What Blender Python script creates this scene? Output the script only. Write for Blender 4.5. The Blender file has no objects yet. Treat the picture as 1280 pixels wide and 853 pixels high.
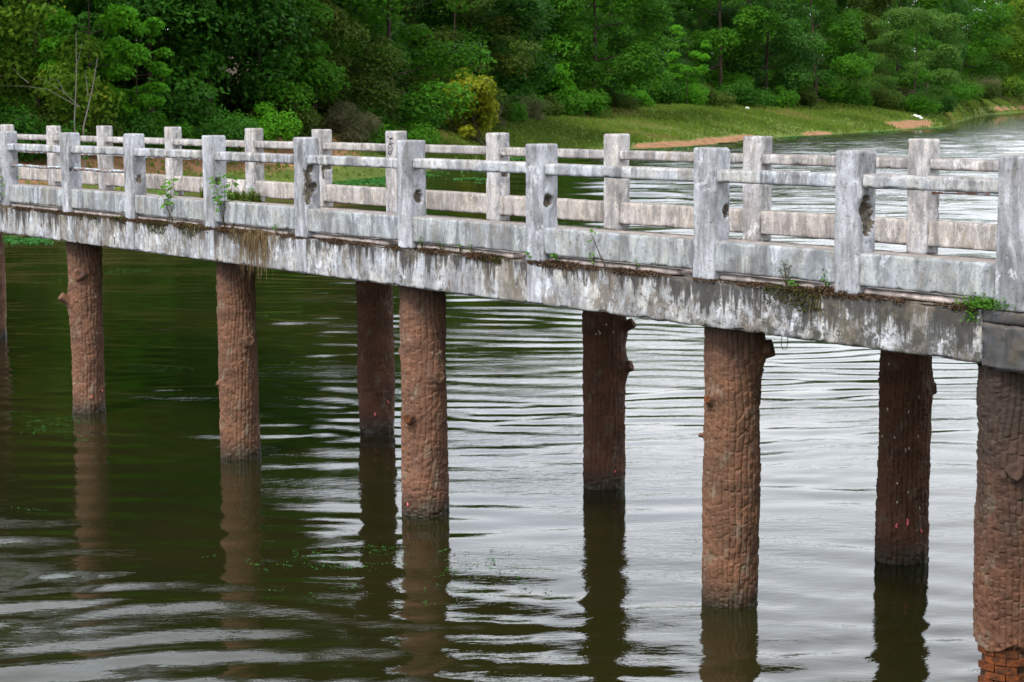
import bpy, math, random
import numpy as np
from mathutils import Matrix, Vector
R = math.radians
scene = bpy.context.scene
COL = scene.collection

# ------------------------------------------------------------------ camera
F_PX, PITCH, ROLL, CAM_Z = 2278.0, R(7.54), R(0.39), 3.99
cam_d = bpy.data.cameras.new("camera"); cam = bpy.data.objects.new("camera", cam_d); COL.objects.link(cam)
cam_d.sensor_width = 36; cam_d.lens = F_PX * 36 / 1280; cam_d.clip_start = 0.1; cam_d.clip_end = 6000
cam.matrix_world = Matrix.Translation((0, 0, CAM_Z)) @ Matrix.Rotation(math.pi/2 - PITCH, 4, 'X') @ Matrix.Rotation(-ROLL, 4, 'Z')
scene.camera = cam
cam_d.dof.use_dof = True; cam_d.dof.focus_distance = 18.0; cam_d.dof.aperture_fstop = 7.1

# ------------------------------------------------------------------ sky and sun (bright overcast)
SUN_EL, SUN_AZ = 52, 215          # degrees; azimuth clockwise from +Y: behind the camera, to the left
world = bpy.data.worlds.new("World"); scene.world = world; world.use_nodes = True
nt = world.node_tree; nt.nodes.clear()
def N(nt, t, **kw):
    n = nt.nodes.new(t)
    for k, v in kw.items():
        if k.startswith('i_'):
            n.inputs[k[2:].replace('_', ' ')].default_value = v
        else: setattr(n, k, v)
    return n
sky = N(nt, 'ShaderNodeTexSky', sky_type='NISHITA', sun_disc=False, sun_elevation=R(SUN_EL), sun_rotation=R(SUN_AZ), dust_density=3.0)
bg1 = N(nt, 'ShaderNodeBackground'); bg1.inputs[1].default_value = 0.10
nt.links.new(sky.outputs[0], bg1.inputs[0])
tc = N(nt, 'ShaderNodeTexCoord'); mp = N(nt, 'ShaderNodeMapping'); mp.inputs['Scale'].default_value = (1.2, 1.2, 4.5)
nt.links.new(tc.outputs['Generated'], mp.inputs[0])
cn = N(nt, 'ShaderNodeTexNoise'); cn.inputs['Scale'].default_value = 2.2; cn.inputs['Detail'].default_value = 7; cn.inputs['Roughness'].default_value = .55
nt.links.new(mp.outputs[0], cn.inputs[0])
cr = N(nt, 'ShaderNodeValToRGB'); cr.color_ramp.elements[0].position = .36; cr.color_ramp.elements[0].color = (.74, .79, .87, 1)
cr.color_ramp.elements[1].position = .66; cr.color_ramp.elements[1].color = (.98, .99, 1, 1)
nt.links.new(cn.outputs[0], cr.inputs[0])
bg2 = N(nt, 'ShaderNodeBackground'); bg2.inputs[1].default_value = 1.6
nt.links.new(cr.outputs[0], bg2.inputs[0])
mx = N(nt, 'ShaderNodeMixShader'); mx.inputs[0].default_value = .88
wo = N(nt, 'ShaderNodeOutputWorld')
nt.links.new(bg1.outputs[0], mx.inputs[1]); nt.links.new(bg2.outputs[0], mx.inputs[2]); nt.links.new(mx.outputs[0], wo.inputs[0])
sd = bpy.data.lights.new("sun", 'SUN'); sd.energy = 2.3; sd.angle = R(10); sd.color = (1, .96, .9)
sun = bpy.data.objects.new("sun", sd); COL.objects.link(sun)
az = R(SUN_AZ); sv = Vector((math.sin(az)*math.cos(R(SUN_EL)), math.cos(az)*math.cos(R(SUN_EL)), math.sin(R(SUN_EL))))
sun.rotation_euler = sv.to_track_quat('Z', 'Y').to_euler(); sun.location = sv * 60
scene.view_settings.view_transform = 'Standard'; scene.view_settings.look = 'None'
scene.view_settings.exposure = 0.80; scene.view_settings.gamma = 1

# ------------------------------------------------------------------ helpers
def ray(x, y):
    a, b = (x-640)/F_PX, (y-426.5)/F_PX
    c, s = math.cos(ROLL), math.sin(ROLL)
    u, v = c*a - s*b, s*a + c*b
    cp, sp = math.cos(PITCH), math.sin(PITCH)
    d = Vector((u, cp - v*sp, -sp - v*cp))
    return d
def on_plane(x, y, z=0.0):
    d = ray(x, y); t = (z - CAM_Z)/d.z
    return Vector((0, 0, CAM_Z)) + d*t
def at_dist(x, y, Y):
    d = ray(x, y); return Vector((0, 0, CAM_Z)) + d*(Y/d.y)

def tag(o, label=None, cat=None, group=None, kind=None):
    if label: o['label'] = label
    if cat: o['category'] = cat
    if group: o['group'] = group
    if kind: o['kind'] = kind
    return o
def empty(name, loc, rz=0.0):
    o = bpy.data.objects.new(name, None); COL.objects.link(o); o.location = loc; o.rotation_euler.z = rz; o.empty_display_size = .2
    return o
def obj(name, me, parent=None, mats=None):
    o = bpy.data.objects.new(name, me); COL.objects.link(o)
    if parent: o.parent = parent
    if mats:
        for m in (mats if isinstance(mats, (list, tuple)) else [mats]): me.materials.append(m)
    return o
def mesh_np(name, V, Fq, smooth=True, mat_idx=None, attrs=None):
    """V (n,3); Fq (m,4) or (m,3)"""
    V = np.asarray(V, np.float32); Fq = np.asarray(Fq, np.int32)
    me = bpy.data.meshes.new(name); k = Fq.shape[1]; m = len(Fq)
    me.vertices.add(len(V)); me.vertices.foreach_set('co', V.ravel())
    me.loops.add(m*k); me.loops.foreach_set('vertex_index', Fq.ravel())
    me.polygons.add(m); me.polygons.foreach_set('loop_start', np.arange(0, m*k, k, dtype=np.int32))
    me.polygons.foreach_set('loop_total', np.full(m, k, np.int32))
    me.polygons.foreach_set('use_smooth', np.full(m, smooth, bool))
    if mat_idx is not None: me.polygons.foreach_set('material_index', np.asarray(mat_idx, np.int32))
    if attrs:
        for an, (dom, arr) in attrs.items():
            a = me.attributes.new(an, 'FLOAT', dom); a.data.foreach_set('value', np.asarray(arr, np.float32))
    me.update(calc_edges=True); me.validate()
    return me
def hash3(i, j, k, seed=0):
    n = (i.astype(np.int64)*374761393 + j.astype(np.int64)*668265263 + k.astype(np.int64)*2147483647 + seed*1274126177) & 0xffffffff
    n = ((n ^ (n >> 13))*1274126177) & 0xffffffff
    n = (n ^ (n >> 16)) & 0xffffffff
    n = (n*2246822519) & 0xffffffff; n ^= n >> 15
    return (n & 0xffffff)/float(0xffffff)
def vnoise(P, seed=0):
    P = np.asarray(P, float); I = np.floor(P).astype(np.int64); f = P - I; f = f*f*(3-2*f)
    r = 0
    for a in (0, 1):
        for b in (0, 1):
            for c in (0, 1):
                w = (f[..., 0] if a else 1-f[..., 0])*(f[..., 1] if b else 1-f[..., 1])*(f[..., 2] if c else 1-f[..., 2])
                r = r + w*hash3(I[..., 0]+a, I[..., 1]+b, I[..., 2]+c, seed)
    return r*2-1
def fbm(P, seed=0, oct=3):
    r = 0; a = 1
    for o in range(oct):
        r = r + a*vnoise(np.asarray(P)*(2**o), seed+o*17); a *= .5
    return r

# ------------------------------------------------------------------ materials
class MT:
    def __init__(s, name, rough=.8, spec=.3):
        s.m = bpy.data.materials.new(name); s.m.use_nodes = True; s.nt = s.m.node_tree
        s.b = s.nt.nodes['Principled BSDF']; s.b.inputs['Roughness'].default_value = rough
        s.b.inputs['Specular IOR Level'].default_value = spec
        s.out = s.nt.nodes['Material Output']
        s.tc = s.nt.nodes.new('ShaderNodeTexCoord')
    def L(s, a, b): s.nt.links.new(a, b)
    def coord(s, scale=(1, 1, 1), src='Object', loc=(0, 0, 0)):
        m = s.nt.nodes.new('ShaderNodeMapping'); m.inputs['Scale'].default_value = scale; m.inputs['Location'].default_value = loc
        s.L(s.tc.outputs[src], m.inputs[0]); return m.outputs[0]
    def noise(s, scale, detail=5, rough=.6, vec=None, dist=0):
        n = s.nt.nodes.new('ShaderNodeTexNoise'); n.inputs['Scale'].default_value = scale
        n.inputs['Detail'].default_value = detail; n.inputs['Roughness'].default_value = rough; n.inputs['Distortion'].default_value = dist
        s.L(vec if vec is not None else s.tc.outputs['Object'], n.inputs['Vector']); return n.outputs[0]
    def ramp(s, fac, stops):
        r = s.nt.nodes.new('ShaderNodeValToRGB'); e = r.color_ramp.elements
        while len(e) < len(stops): e.new(.5)
        for el, (p, c) in zip(e, stops):
            el.position = p; el.color = (c, c, c, 1) if isinstance(c, (int, float)) else (*c, 1)
        s.L(fac, r.inputs[0]); return r.outputs[0]
    def mix(s, fac, a, b, mode='MIX'):
        n = s.nt.nodes.new('ShaderNodeMix'); n.data_type = 'RGBA'; n.blend_type = mode
        for sock, v in ((n.inputs[0], fac), (n.inputs[6], a), (n.inputs[7], b)):
            if isinstance(v, (int, float)): sock.default_value = v
            elif isinstance(v, tuple): sock.default_value = (*v, 1)
            else: s.L(v, sock)
        return n.outputs[2]
    def math(s, op, a, b=0.0, c=None):
        n = s.nt.nodes.new('ShaderNodeMath'); n.operation = op
        for i, v in enumerate((a, b) if c is None else (a, b, c)):
            if isinstance(v, (int, float)): n.inputs[i].default_value = v
            else: s.L(v, n.inputs[i])
        return n.outputs[0]
    def mrange(s, v, a, b, c, d):
        n = s.nt.nodes.new('ShaderNodeMapRange'); s.L(v, n.inputs[0])
        for i, x in enumerate((a, b, c, d)): n.inputs[i+1].default_value = x
        return n.outputs[0]
    def attr(s, name):
        n = s.nt.nodes.new('ShaderNodeAttribute'); n.attribute_name = name; return n.outputs['Fac']
    def objrand(s):
        n = s.nt.nodes.new('ShaderNodeObjectInfo'); return n.outputs['Random']
    def sepz(s, src='Object', i=2):
        n = s.nt.nodes.new('ShaderNodeSeparateXYZ'); s.L(s.tc.outputs[src], n.inputs[0]); return n.outputs[i]
    def normal_z(s):
        g = s.nt.nodes.new('ShaderNodeNewGeometry'); n = s.nt.nodes.new('ShaderNodeSeparateXYZ'); s.L(g.outputs['Normal'], n.inputs[0]); return n.outputs[2]
    def bump(s, h, strength=.5, dist=.01, to=None):
        n = s.nt.nodes.new('ShaderNodeBump'); n.inputs['Strength'].default_value = strength; n.inputs['Distance'].default_value = dist
        s.L(h, n.inputs['Height']); s.L(n.outputs[0], (to or s.b).inputs['Normal']); return n.outputs[0]
    def color(s, c):
        if isinstance(c, tuple): s.b.inputs['Base Color'].default_value = (*c, 1)
        else: s.L(c, s.b.inputs['Base Color'])

def concrete(name, paint=(.455, .47, .51), grime=(.060, .059, .060), under=(.23, .20, .16), warm=(.46, .42, .37), dark=.5, brown=.5, lichen=0.0, flake=.5, beam=False):
    """old limewashed concrete: vertical rain streaks, bare patches, dark soot on the top faces"""
    m = MT(name, .88, .2)
    wv = m.coord((1, 1, 1))
    rnd = m.objrand()
    # shift the pattern for every piece
    add = m.nt.nodes.new('ShaderNodeVectorMath'); add.operation = 'ADD'; m.L(wv, add.inputs[0])
    cmb = m.nt.nodes.new('ShaderNodeCombineXYZ'); m.L(m.math('MULTIPLY', rnd, 91.), cmb.inputs[0]); m.L(m.math('MULTIPLY', rnd, 37.), cmb.inputs[1]); m.L(m.math('MULTIPLY', rnd, 13.), cmb.inputs[2])
    m.L(cmb.outputs[0], add.inputs[1]); V = add.outputs[0]
    st = m.nt.nodes.new('ShaderNodeMapping'); st.inputs['Scale'].default_value = (7, 7, 1.5); m.L(V, st.inputs[0])
    streak = m.noise(1.0, 8, .72, st.outputs[0], .6)
    big = m.noise(3.0, 6, .65, V); mid = m.noise(14, 7, .7, V); fine = m.noise(80, 5, .75, V)
    base = m.mix(m.ramp(big, [(.38, 0.), (.62, 1.)]), paint, warm)
    # paint thickness mottling
    base = m.mix(m.ramp(mid, [(.40, .55), (.62, 0.)]), base, tuple(c*.62 for c in paint))
    base = m.mix(m.ramp(fine, [(.42, .22), (.60, 0.)]), base, grime)
    sm = m.nt.nodes.new('ShaderNodeMapping'); sm.inputs['Scale'].default_value = (6, 6, 2.0); sm.inputs['Location'].default_value = (5, 1, 9); m.L(V, sm.inputs[0])
    base = m.mix(m.ramp(m.noise(1.0, 8, .68, sm.outputs[0], .7), [(.38, .75), (.53, 0.)]), base, tuple(c_*.36 for c_ in paint))
    s1 = m.ramp(streak, [(.50 - .10*dark, 1.), (.60 - .08*dark, 0.)])
    zone = m.ramp(m.noise(2.2, 4, .6, V), [(.35, .25), (.65, 1.)])
    base = m.mix(m.math('MULTIPLY', m.math('MULTIPLY', s1, zone), .35+.6*dark), base, grime)
    if brown:
        st2 = m.nt.nodes.new('ShaderNodeMapping'); st2.inputs['Scale'].default_value = (5, 5, 1.1); st2.inputs['Location'].default_value = (7, 3, 1); m.L(V, st2.inputs[0])
        b = m.noise(1.0, 6, .7, st2.outputs[0], .8)
        base = m.mix(m.math('MULTIPLY', m.ramp(b, [(.60-.1*brown, 0.), (.66-.08*brown, 1.)]), .85), base, under)
    if lichen:
        l = m.noise(9, 8, .8, V)
        base = m.mix(m.math('MULTIPLY', m.ramp(l, [(.50, 0.), (.58, 1.)]), lichen), base, (.05, .047, .035))
    # flaking paint: sharp-edged islands of bare cement, and soot specks
    pv = m.nt.nodes.new('ShaderNodeMapping'); pv.inputs['Scale'].default_value = (5, 5, 3.2); pv.inputs['Location'].default_value = (2, 8, 5); m.L(V, pv.inputs[0])
    pl_ = m.noise(1.0, 10, .74, pv.outputs[0], .4)
    bare_ = tuple(.55*a_+.45*b_ for a_, b_ in zip(under, grime))
    base = m.mix(m.math('MULTIPLY', m.ramp(pl_, [(.575-.05*flake, 0.), (.595-.05*flake, 1.)]), min(.75, .15+.7*flake)), base, bare_)
    base = m.mix(m.ramp(pl_, [(.36+.02*flake, .55), (.40+.03*flake, 0.)]), base, tuple(min(.75, c_*1.35) for c_ in paint))
    sk = m.noise(34, 8, .8, V)
    base = m.mix(m.math('MULTIPLY', m.ramp(sk, [(.595-.03*dark, 0.), (.63-.03*dark, 1.)]), .7), base, (.03, .028, .026))
    if beam:      # black run-off from the ledge, thicker towards the old near end
        zl = m.sepz(); age = m.attr('age')
        dv = m.nt.nodes.new('ShaderNodeMapping'); dv.inputs['Scale'].default_value = (9, 9, .9); m.L(V, dv.inputs[0])
        dr = m.noise(1.0, 7, .75, dv.outputs[0], .5)
        run = m.math('ADD', m.math('ADD', m.math('MULTIPLY', zl, .75), dr), m.math('MULTIPLY', age, .07))
        base = m.mix(m.math('MULTIPLY', m.ramp(run, [(.555, 0.), (.62, 1.)]), .92), base, (.035, .032, .030))
        br2 = m.noise(1.0, 6, .7, m.coord((2.6, 2.6, .7), loc=(1, 2, 3)), .6)
        base = m.mix(m.math('MULTIPLY', m.ramp(br2, [(.575, 0.), (.61, 1.)]), .62), base, (.13, .105, .075))
        mo = m.math('ADD', m.noise(11, 9, .8, V), m.math('MULTIPLY', age, .105))
        base = m.mix(m.math('MULTIPLY', m.ramp(mo, [(.575, 0.), (.63, 1.)]), .85), base, (.050, .047, .040))
        mo2 = m.math('ADD', m.noise(4, 7, .7, V), m.math('MULTIPLY', age, .045))
        base = m.mix(m.math('MULTIPLY', m.ramp(mo2, [(.61, 0.), (.65, 1.)]), .55), base, (.115, .095, .068))
    # weather-darkened horizontal tops
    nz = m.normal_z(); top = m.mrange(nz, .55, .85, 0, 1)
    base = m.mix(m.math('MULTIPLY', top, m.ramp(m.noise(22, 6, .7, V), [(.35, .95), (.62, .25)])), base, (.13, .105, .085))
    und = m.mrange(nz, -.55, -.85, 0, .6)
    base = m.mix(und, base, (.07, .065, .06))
    m.color(base)
    h = m.math('ADD', m.math('MULTIPLY', fine, .5), m.math('MULTIPLY', mid, 1.0))
    m.bump(h, .55, .008)
    return m
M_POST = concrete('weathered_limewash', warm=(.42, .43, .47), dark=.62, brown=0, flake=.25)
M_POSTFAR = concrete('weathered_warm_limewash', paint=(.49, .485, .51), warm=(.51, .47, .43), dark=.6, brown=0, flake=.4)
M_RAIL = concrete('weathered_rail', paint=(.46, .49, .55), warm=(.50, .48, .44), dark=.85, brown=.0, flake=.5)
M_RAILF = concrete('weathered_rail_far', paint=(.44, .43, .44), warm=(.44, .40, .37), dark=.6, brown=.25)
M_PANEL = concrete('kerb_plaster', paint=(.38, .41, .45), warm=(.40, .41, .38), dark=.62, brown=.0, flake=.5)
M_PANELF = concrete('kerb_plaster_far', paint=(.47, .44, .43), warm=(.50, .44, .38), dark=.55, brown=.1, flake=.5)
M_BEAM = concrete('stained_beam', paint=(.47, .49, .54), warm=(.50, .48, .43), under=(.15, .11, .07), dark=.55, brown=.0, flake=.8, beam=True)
M_BEAMD = concrete('blackened_beam', paint=(.38, .38, .40), warm=(.36, .33, .27), under=(.10, .078, .05), dark=.95, brown=.9, lichen=.6, flake=1.7)
M_BLOCK = concrete('dark_cap_block', paint=(.075, .077, .085), warm=(.065, .06, .055), under=(.08, .065, .05), dark=.7, brown=.5, lichen=.5)
M_PINK = concrete('pink_deck', paint=(.50, .42, .40), warm=(.55, .45, .40), dark=.3, brown=.2)
m = MT('broken_concrete', .95, .1); c = m.ramp(m.noise(55, 6, .8), [(.3, (.05, .045, .04)), (.5, (.12, .10, .08)), (.72, (.24, .21, .17))]); m.color(c); m.bump(m.noise(90, 5, .8), .9, .012); M_BROKEN = m.m
m = MT('blue_rusty_pipe', .45, .5)
c = m.mix(m.ramp(m.noise(9, 6, .7, m.coord((1, 5, 5))), [(.46, 0.), (.52, 1.)]), (.30, .40, .46), (.12, .04, .02)); m.color(c); M_PIPE = m.m

def bark(name, tone=1.0, hue=(1, 1, 1), top=0.0):
    m = MT(name, .82, .28)
    V = m.coord()
    big = m.noise(3.5, 5, .6, V); fine = m.noise(45, 6, .75, V)
    a = tuple(x*tone*h for x, h in zip((.205, .098, .057), hue)); b = tuple(x*tone*h for x, h in zip((.100, .052, .033), hue))
    c = m.mix(m.ramp(big, [(.35, 0.), (.65, 1.)]), a, b)
    c = m.mix(m.ramp(fine, [(.40, .5), (.60, 0.)]), c, tuple(x*.5 for x in b))
    c = m.mix(m.math('MULTIPLY', m.ramp(m.noise(7, 7, .7, m.coord((1, 1, .6), loc=(4, 2, 7))), [(.56, 0.), (.64, 1.)]), .45), c, (.22*tone, .20*tone, .15*tone))
    c = m.mix(m.math('MULTIPLY', m.ramp(m.noise(5, 6, .7, m.coord((1, 1, 1), loc=(9, 5, 3))), [(.70, 0.), (.72, 1.)]), .6), c, (.24*tone, .075*tone, .03*tone))
    geo = m.nt.nodes.new('ShaderNodeNewGeometry'); sx = m.nt.nodes.new('ShaderNodeSeparateXYZ'); m.L(geo.outputs['Position'], sx.inputs[0])
    wet = m.mrange(m.math('ADD', sx.outputs[2], m.math('MULTIPLY', big, .30)), .17, .38, 1, 0)
    c = m.mix(m.math('MULTIPLY', wet, .93), c, (.020, .016, .009))
    # sooty damp stain near the top
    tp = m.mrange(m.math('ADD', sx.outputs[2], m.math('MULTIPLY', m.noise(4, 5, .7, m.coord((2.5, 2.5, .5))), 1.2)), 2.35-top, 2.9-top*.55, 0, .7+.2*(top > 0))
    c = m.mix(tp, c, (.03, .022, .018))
    m.color(c); m.L(m.mrange(wet, 0, 1, .85, .35), m.b.inputs['Roughness']); m.bump(fine, .8, .008)
    return m.m
M_BARK = [bark('bark_red_brown', 1.0), bark('bark_brown', .95, (1, 1.0, .95)), bark('bark_dark_shaded', .62, (1, .9, .85)), bark('bark_stained', .80, (1, .93, .9), 1.0)]  # dark copy puts the deck's shade into far-row bark colour; also one knot end
m = MT('orange_brick', .9, .1); m.color(m.ramp(m.noise(20, 6, .75), [(.38, (.035, .022, .014)), (.52, (.10, .032, .013)), (.74, (.24, .07, .02))])); m.bump(m.noise(40), .8, .01); M_BRICK = m.m
m = MT('pink_snail_eggs', .5); m.color((.75, .16, .17)); M_EGG = m.m
m = MT('bird_lime', .8); m.color((.6, .58, .52)); M_LIME = m.m
m = MT('black_paint', .6); m.color((.012, .013, .02)); M_INK = m.m
m = MT('leaf_litter_soil', .95, .1); m.color(m.ramp(m.noise(25, 7, .8), [(.35, (.025, .017, .010)), (.55, (.075, .045, .026)), (.72, (.18, .12, .07))])); m.bump(m.noise(60), .8, .01); M_SOIL = m.m
m = MT('moss', .95, .1); m.color(m.ramp(m.noise(30, 6, .8), [(.35, (.015, .018, .006)), (.6, (.06, .065, .015)), (.75, (.12, .15, .03))])); m.bump(m.noise(120), .9, .01); M_MOSS = m.m
m = MT('rusty_wire', .7); m.color((.06, .035, .022)); M_WIRE = m.m

def leafmat(name, dark, light, trans=.5, yellow=None, rough=.6, spec=.10):
    m = MT(name, rough, spec)
    t = m.attr('tint'); c = m.mix(t, dark, light)
    r = m.objrand(); c = m.mix(m.math('MULTIPLY', r, .35), c, tuple(x*.55 for x in light))
    if yellow: c = m.mix(m.ramp(t, [(.80, 0.), (.97, 1.)]), c, yellow)
    m.color(c)
    tr = m.nt.nodes.new('ShaderNodeBsdfTranslucent'); m.L(c, tr.inputs[0])
    ms = m.nt.nodes.new('ShaderNodeMixShader'); ms.inputs[0].default_value = trans
    m.L(m.b.outputs[0], ms.inputs[1]); m.L(tr.outputs[0], ms.inputs[2]); m.L(ms.outputs[0], m.out.inputs[0])
    return m.m
LM = {
 'mid': leafmat('leaf_mid_green', (.012, .048, .003), (.085, .265, .014)),
 'dark': leafmat('leaf_dark_green', (.008, .034, .003), (.046, .160, .012), .45),
 'bright': leafmat('leaf_bright_green', (.035, .130, .006), (.110, .350, .014)),
 'yellow': leafmat('leaf_yellow_green', (.045, .095, .006), (.13, .25, .018), yellow=(.28, .27, .02)),
 'gold': leafmat('leaf_golden', (.07, .14, .008), (.36, .36, .02)),
 'lime': leafmat('leaf_soft_yellow_green', (.030, .085, .010), (.105, .220, .030)),
 'olive': leafmat('leaf_olive', (.025, .050, .006), (.085, .14, .018), yellow=(.15, .13, .02)),
 'brown': leafmat('leaf_brown_twiggy', (.045, .048, .018), (.165, .165, .075)),
 'pine': leafmat('leaf_pine', (.010, .038, .007), (.056, .165, .018), .4),
 'weed': leafmat('leaf_weed', (.035, .10, .012), (.12, .30, .03)),
 'dry': leafmat('dry_grass', (.10, .065, .03), (.26, .19, .10)),
 'algae': leafmat('floating_algae', (.015, .075, .012), (.045, .17, .026), .2),
 'grass': leafmat('bank_grass', (.050, .090, .010), (.13, .20, .022), .3, yellow=(.16, .15, .04)),
}
m = MT('tree_bark', .9, .2); m.color(m.ramp(m.noise(3, 6, .7, m.coord((2, 2, .5))), [(.35, (.022, .014, .010)), (.65, (.075, .052, .038))])); m.bump(m.noise(14), .6, .03); M_TRUNK = m.m
m = MT('pale_dead_wood', .85, .2); m.color((.15, .135, .115)); M_DEAD = m.m

# ------------------------------------------------------------------ terrain
#          ratio x/Y , shoreline Y , forest edge Y , z at forest edge
SH = [(-1.4, 14, 30, 3.0), (-.8, 26, 44, 3.0), (-.5, 42, 62, 2.9), (-.28, 70, 88, 2.75), (-.19, 80, 95, 2.6), (-.10, 90, 106, 2.5), (-.055, 100, 120, 2.0), (0, 126, 148, 2.2),
      (.035, 140, 168, 2.5), (.07, 147, 192, 3.1), (.097, 153, 212, 3.45), (.145, 185, 240, 3.3), (.196, 211, 272, 3.4), (.237, 245, 330, 3.45),
      (.258, 395, 440, 3.6), (.281, 468, 520, 3.9), (.34, 560, 640, 4), (.6, 700, 800, 5), (2.5, 800, 900, 5)]
SH = np.array(SH)
PHI = R(51.99); AX = np.array([-math.cos(PHI), math.sin(PHI)]); NX = np.array([math.sin(PHI), math.cos(PHI)])
def ground_z(x, y):
    x = np.asarray(x, float); y = np.asarray(y, float)
    yy = np.maximum(y, 1e-3); r = x/yy
    ys = np.interp(r, SH[:, 0], SH[:, 1]); yt = np.interp(r, SH[:, 0], SH[:, 2]); zt = np.interp(r, SH[:, 0], SH[:, 3])
    w = vnoise(np.stack([x*.06, y*.06, x*0], -1), 5)*2.0 + vnoise(np.stack([x*.25, y*.25, x*0], -1), 8)*.6
    t = (y + w - ys)/(yt-ys)
    z = np.where(t < 0, np.maximum(t*3.0, -2.0), np.where(t < 1, zt*(1-(1-np.clip(t, 0, 1))**1.35), zt + np.minimum((t-1)*(yt-ys)*.05, 9)))
    z = np.where(y > 5, z, -2.0)
    s = AX[0]*x + AX[1]*y       # near bank under the photographer
    zb = np.clip((4.6 - s)*.9, -2.0, 2.35)
    z = np.maximum(z, zb)
    z = z + np.where(z > .05, .10*vnoise(np.stack([x*.3, y*.3, x*0], -1), 3)*np.clip(z, 0, 1), 0)
    return z
def on_ground(px, py):
    d = ray(px, py); o_ = Vector((0, 0, CAM_Z)); last = 40.
    for t in np.geomspace(40, 900, 900):
        p = o_+d*(t/d.y)
        if p.z < float(ground_z(p.x, p.y)) or p.z < 0: return p
    return p
def axis(parts): return np.unique(np.concatenate(parts))
gx = axis([np.linspace(-3000, -160, 24), np.linspace(-160, -60, 40), np.linspace(-60, 70, 150), np.linspace(70, 180, 90), np.linspace(180, 3000, 30)])
gy = axis([np.linspace(-3000, -20, 20), np.linspace(-20, 60, 80), np.linspace(60, 300, 400), np.linspace(260, 560, 120), np.linspace(560, 4500, 40)])
X, Y = np.meshgrid(gx, gy); Z = ground_z(X, Y)
def gridfaces(ny, nx, off=0):
    i = np.arange(ny-1)[:, None]*nx + np.arange(nx-1)[None]; i = i.ravel()+off
    return np.stack([i, i+1, i+nx+1, i+nx], 1)
# dirt: bare earth patches on the bank (ellipses in world space)
dirt = np.zeros_like(Z)
def dirt_at(x, y):
    r = x/np.maximum(y, 1e-3); ys_ = np.interp(r, SH[:, 0], SH[:, 1]); t = (y-ys_)/(np.interp(r, SH[:, 0], SH[:, 2])-ys_)
    P_ = np.stack([x*.22, y*.10, x*0], -1); n_ = fbm(P_, 31, 3)
    def band(r0, r1, t0, t1, soft=.012): return np.clip(np.minimum((r-r0)/soft, (r1-r)/soft), 0, 1)*np.clip(np.minimum((t-t0)/.05, (t1-t)/.05)+.8, 0, 1)
    d = band(.060, .136, .00, .075); d = np.maximum(d, .75*band(.15, .185, .01, .06)); d = np.maximum(d, band(.203, .236, .05, .20)); d = np.maximum(d, .6*band(.25, .29, .10, .3))
    return np.clip(d*1.25 + .45*n_*(d > .05), 0, 1)
dirt = dirt_at(X, Y)
rr = X/np.maximum(Y, 1e-3)
tt = (Y-np.interp(rr, SH[:, 0], SH[:, 1]))/(np.interp(rr, SH[:, 0], SH[:, 2])-np.interp(rr, SH[:, 0], SH[:, 1]))
left = np.clip((-.06-rr)/.04, 0, 1)*np.clip(1.75-np.abs(tt-.62)*2.7, 0, 1)*.85
dirt = np.maximum(dirt, left); floor_ = np.clip((tt-.93)*8, 0, 1)
me = mesh_np('ground', np.stack([X, Y, Z], -1).reshape(-1, 3), gridfaces(len(gy), len(gx)), True, None, {'dirt': ('POINT', dirt.ravel()), 'litter': ('POINT', floor_.ravel())})
m = MT('bank_ground', .95, .1)
P = m.coord()
g = m.mix(m.ramp(m.noise(.35, 6, .7, P), [(.35, 0.), (.65, 1.)]), (.050, .090, .012), (.12, .165, .024))
g = m.mix(m.ramp(m.noise(2.2, 6, .8, P), [(.40, .6), (.60, 0.)]), g, (.055, .055, .018))
d = m.mix(m.ramp(m.noise(1.2, 6, .75, P), [(.35, 0.), (.65, 1.)]), (.12, .065, .03), (.31, .165, .085))
dd = m.math('ADD', m.attr('dirt'), m.math('MULTIPLY', m.math('SUBTRACT', m.noise(1.6, 7, .75, P), .5), 1.3))
c = m.mix(m.ramp(dd, [(.42, 0.), (.62, 1.)]), g, d)
c = m.mix(m.attr('litter'), c, m.mix(m.ramp(m.noise(.8, 6, .8, P), [(.35, 0.), (.65, 1.)]), (.022, .020, .010), (.060, .042, .024)))
zz = m.sepz(); c = m.mix(m.mrange(zz, .05, -.05, 0, 1), c, (.03, .028, .014))
m.color(c); m.bump(m.noise(3, 8, .8, P), .8, .15)
ground = obj('ground', me, None, m.m); tag(ground, 'grassy lake bank with bare orange earth patches rising to the forest', kind='structure')

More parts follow.
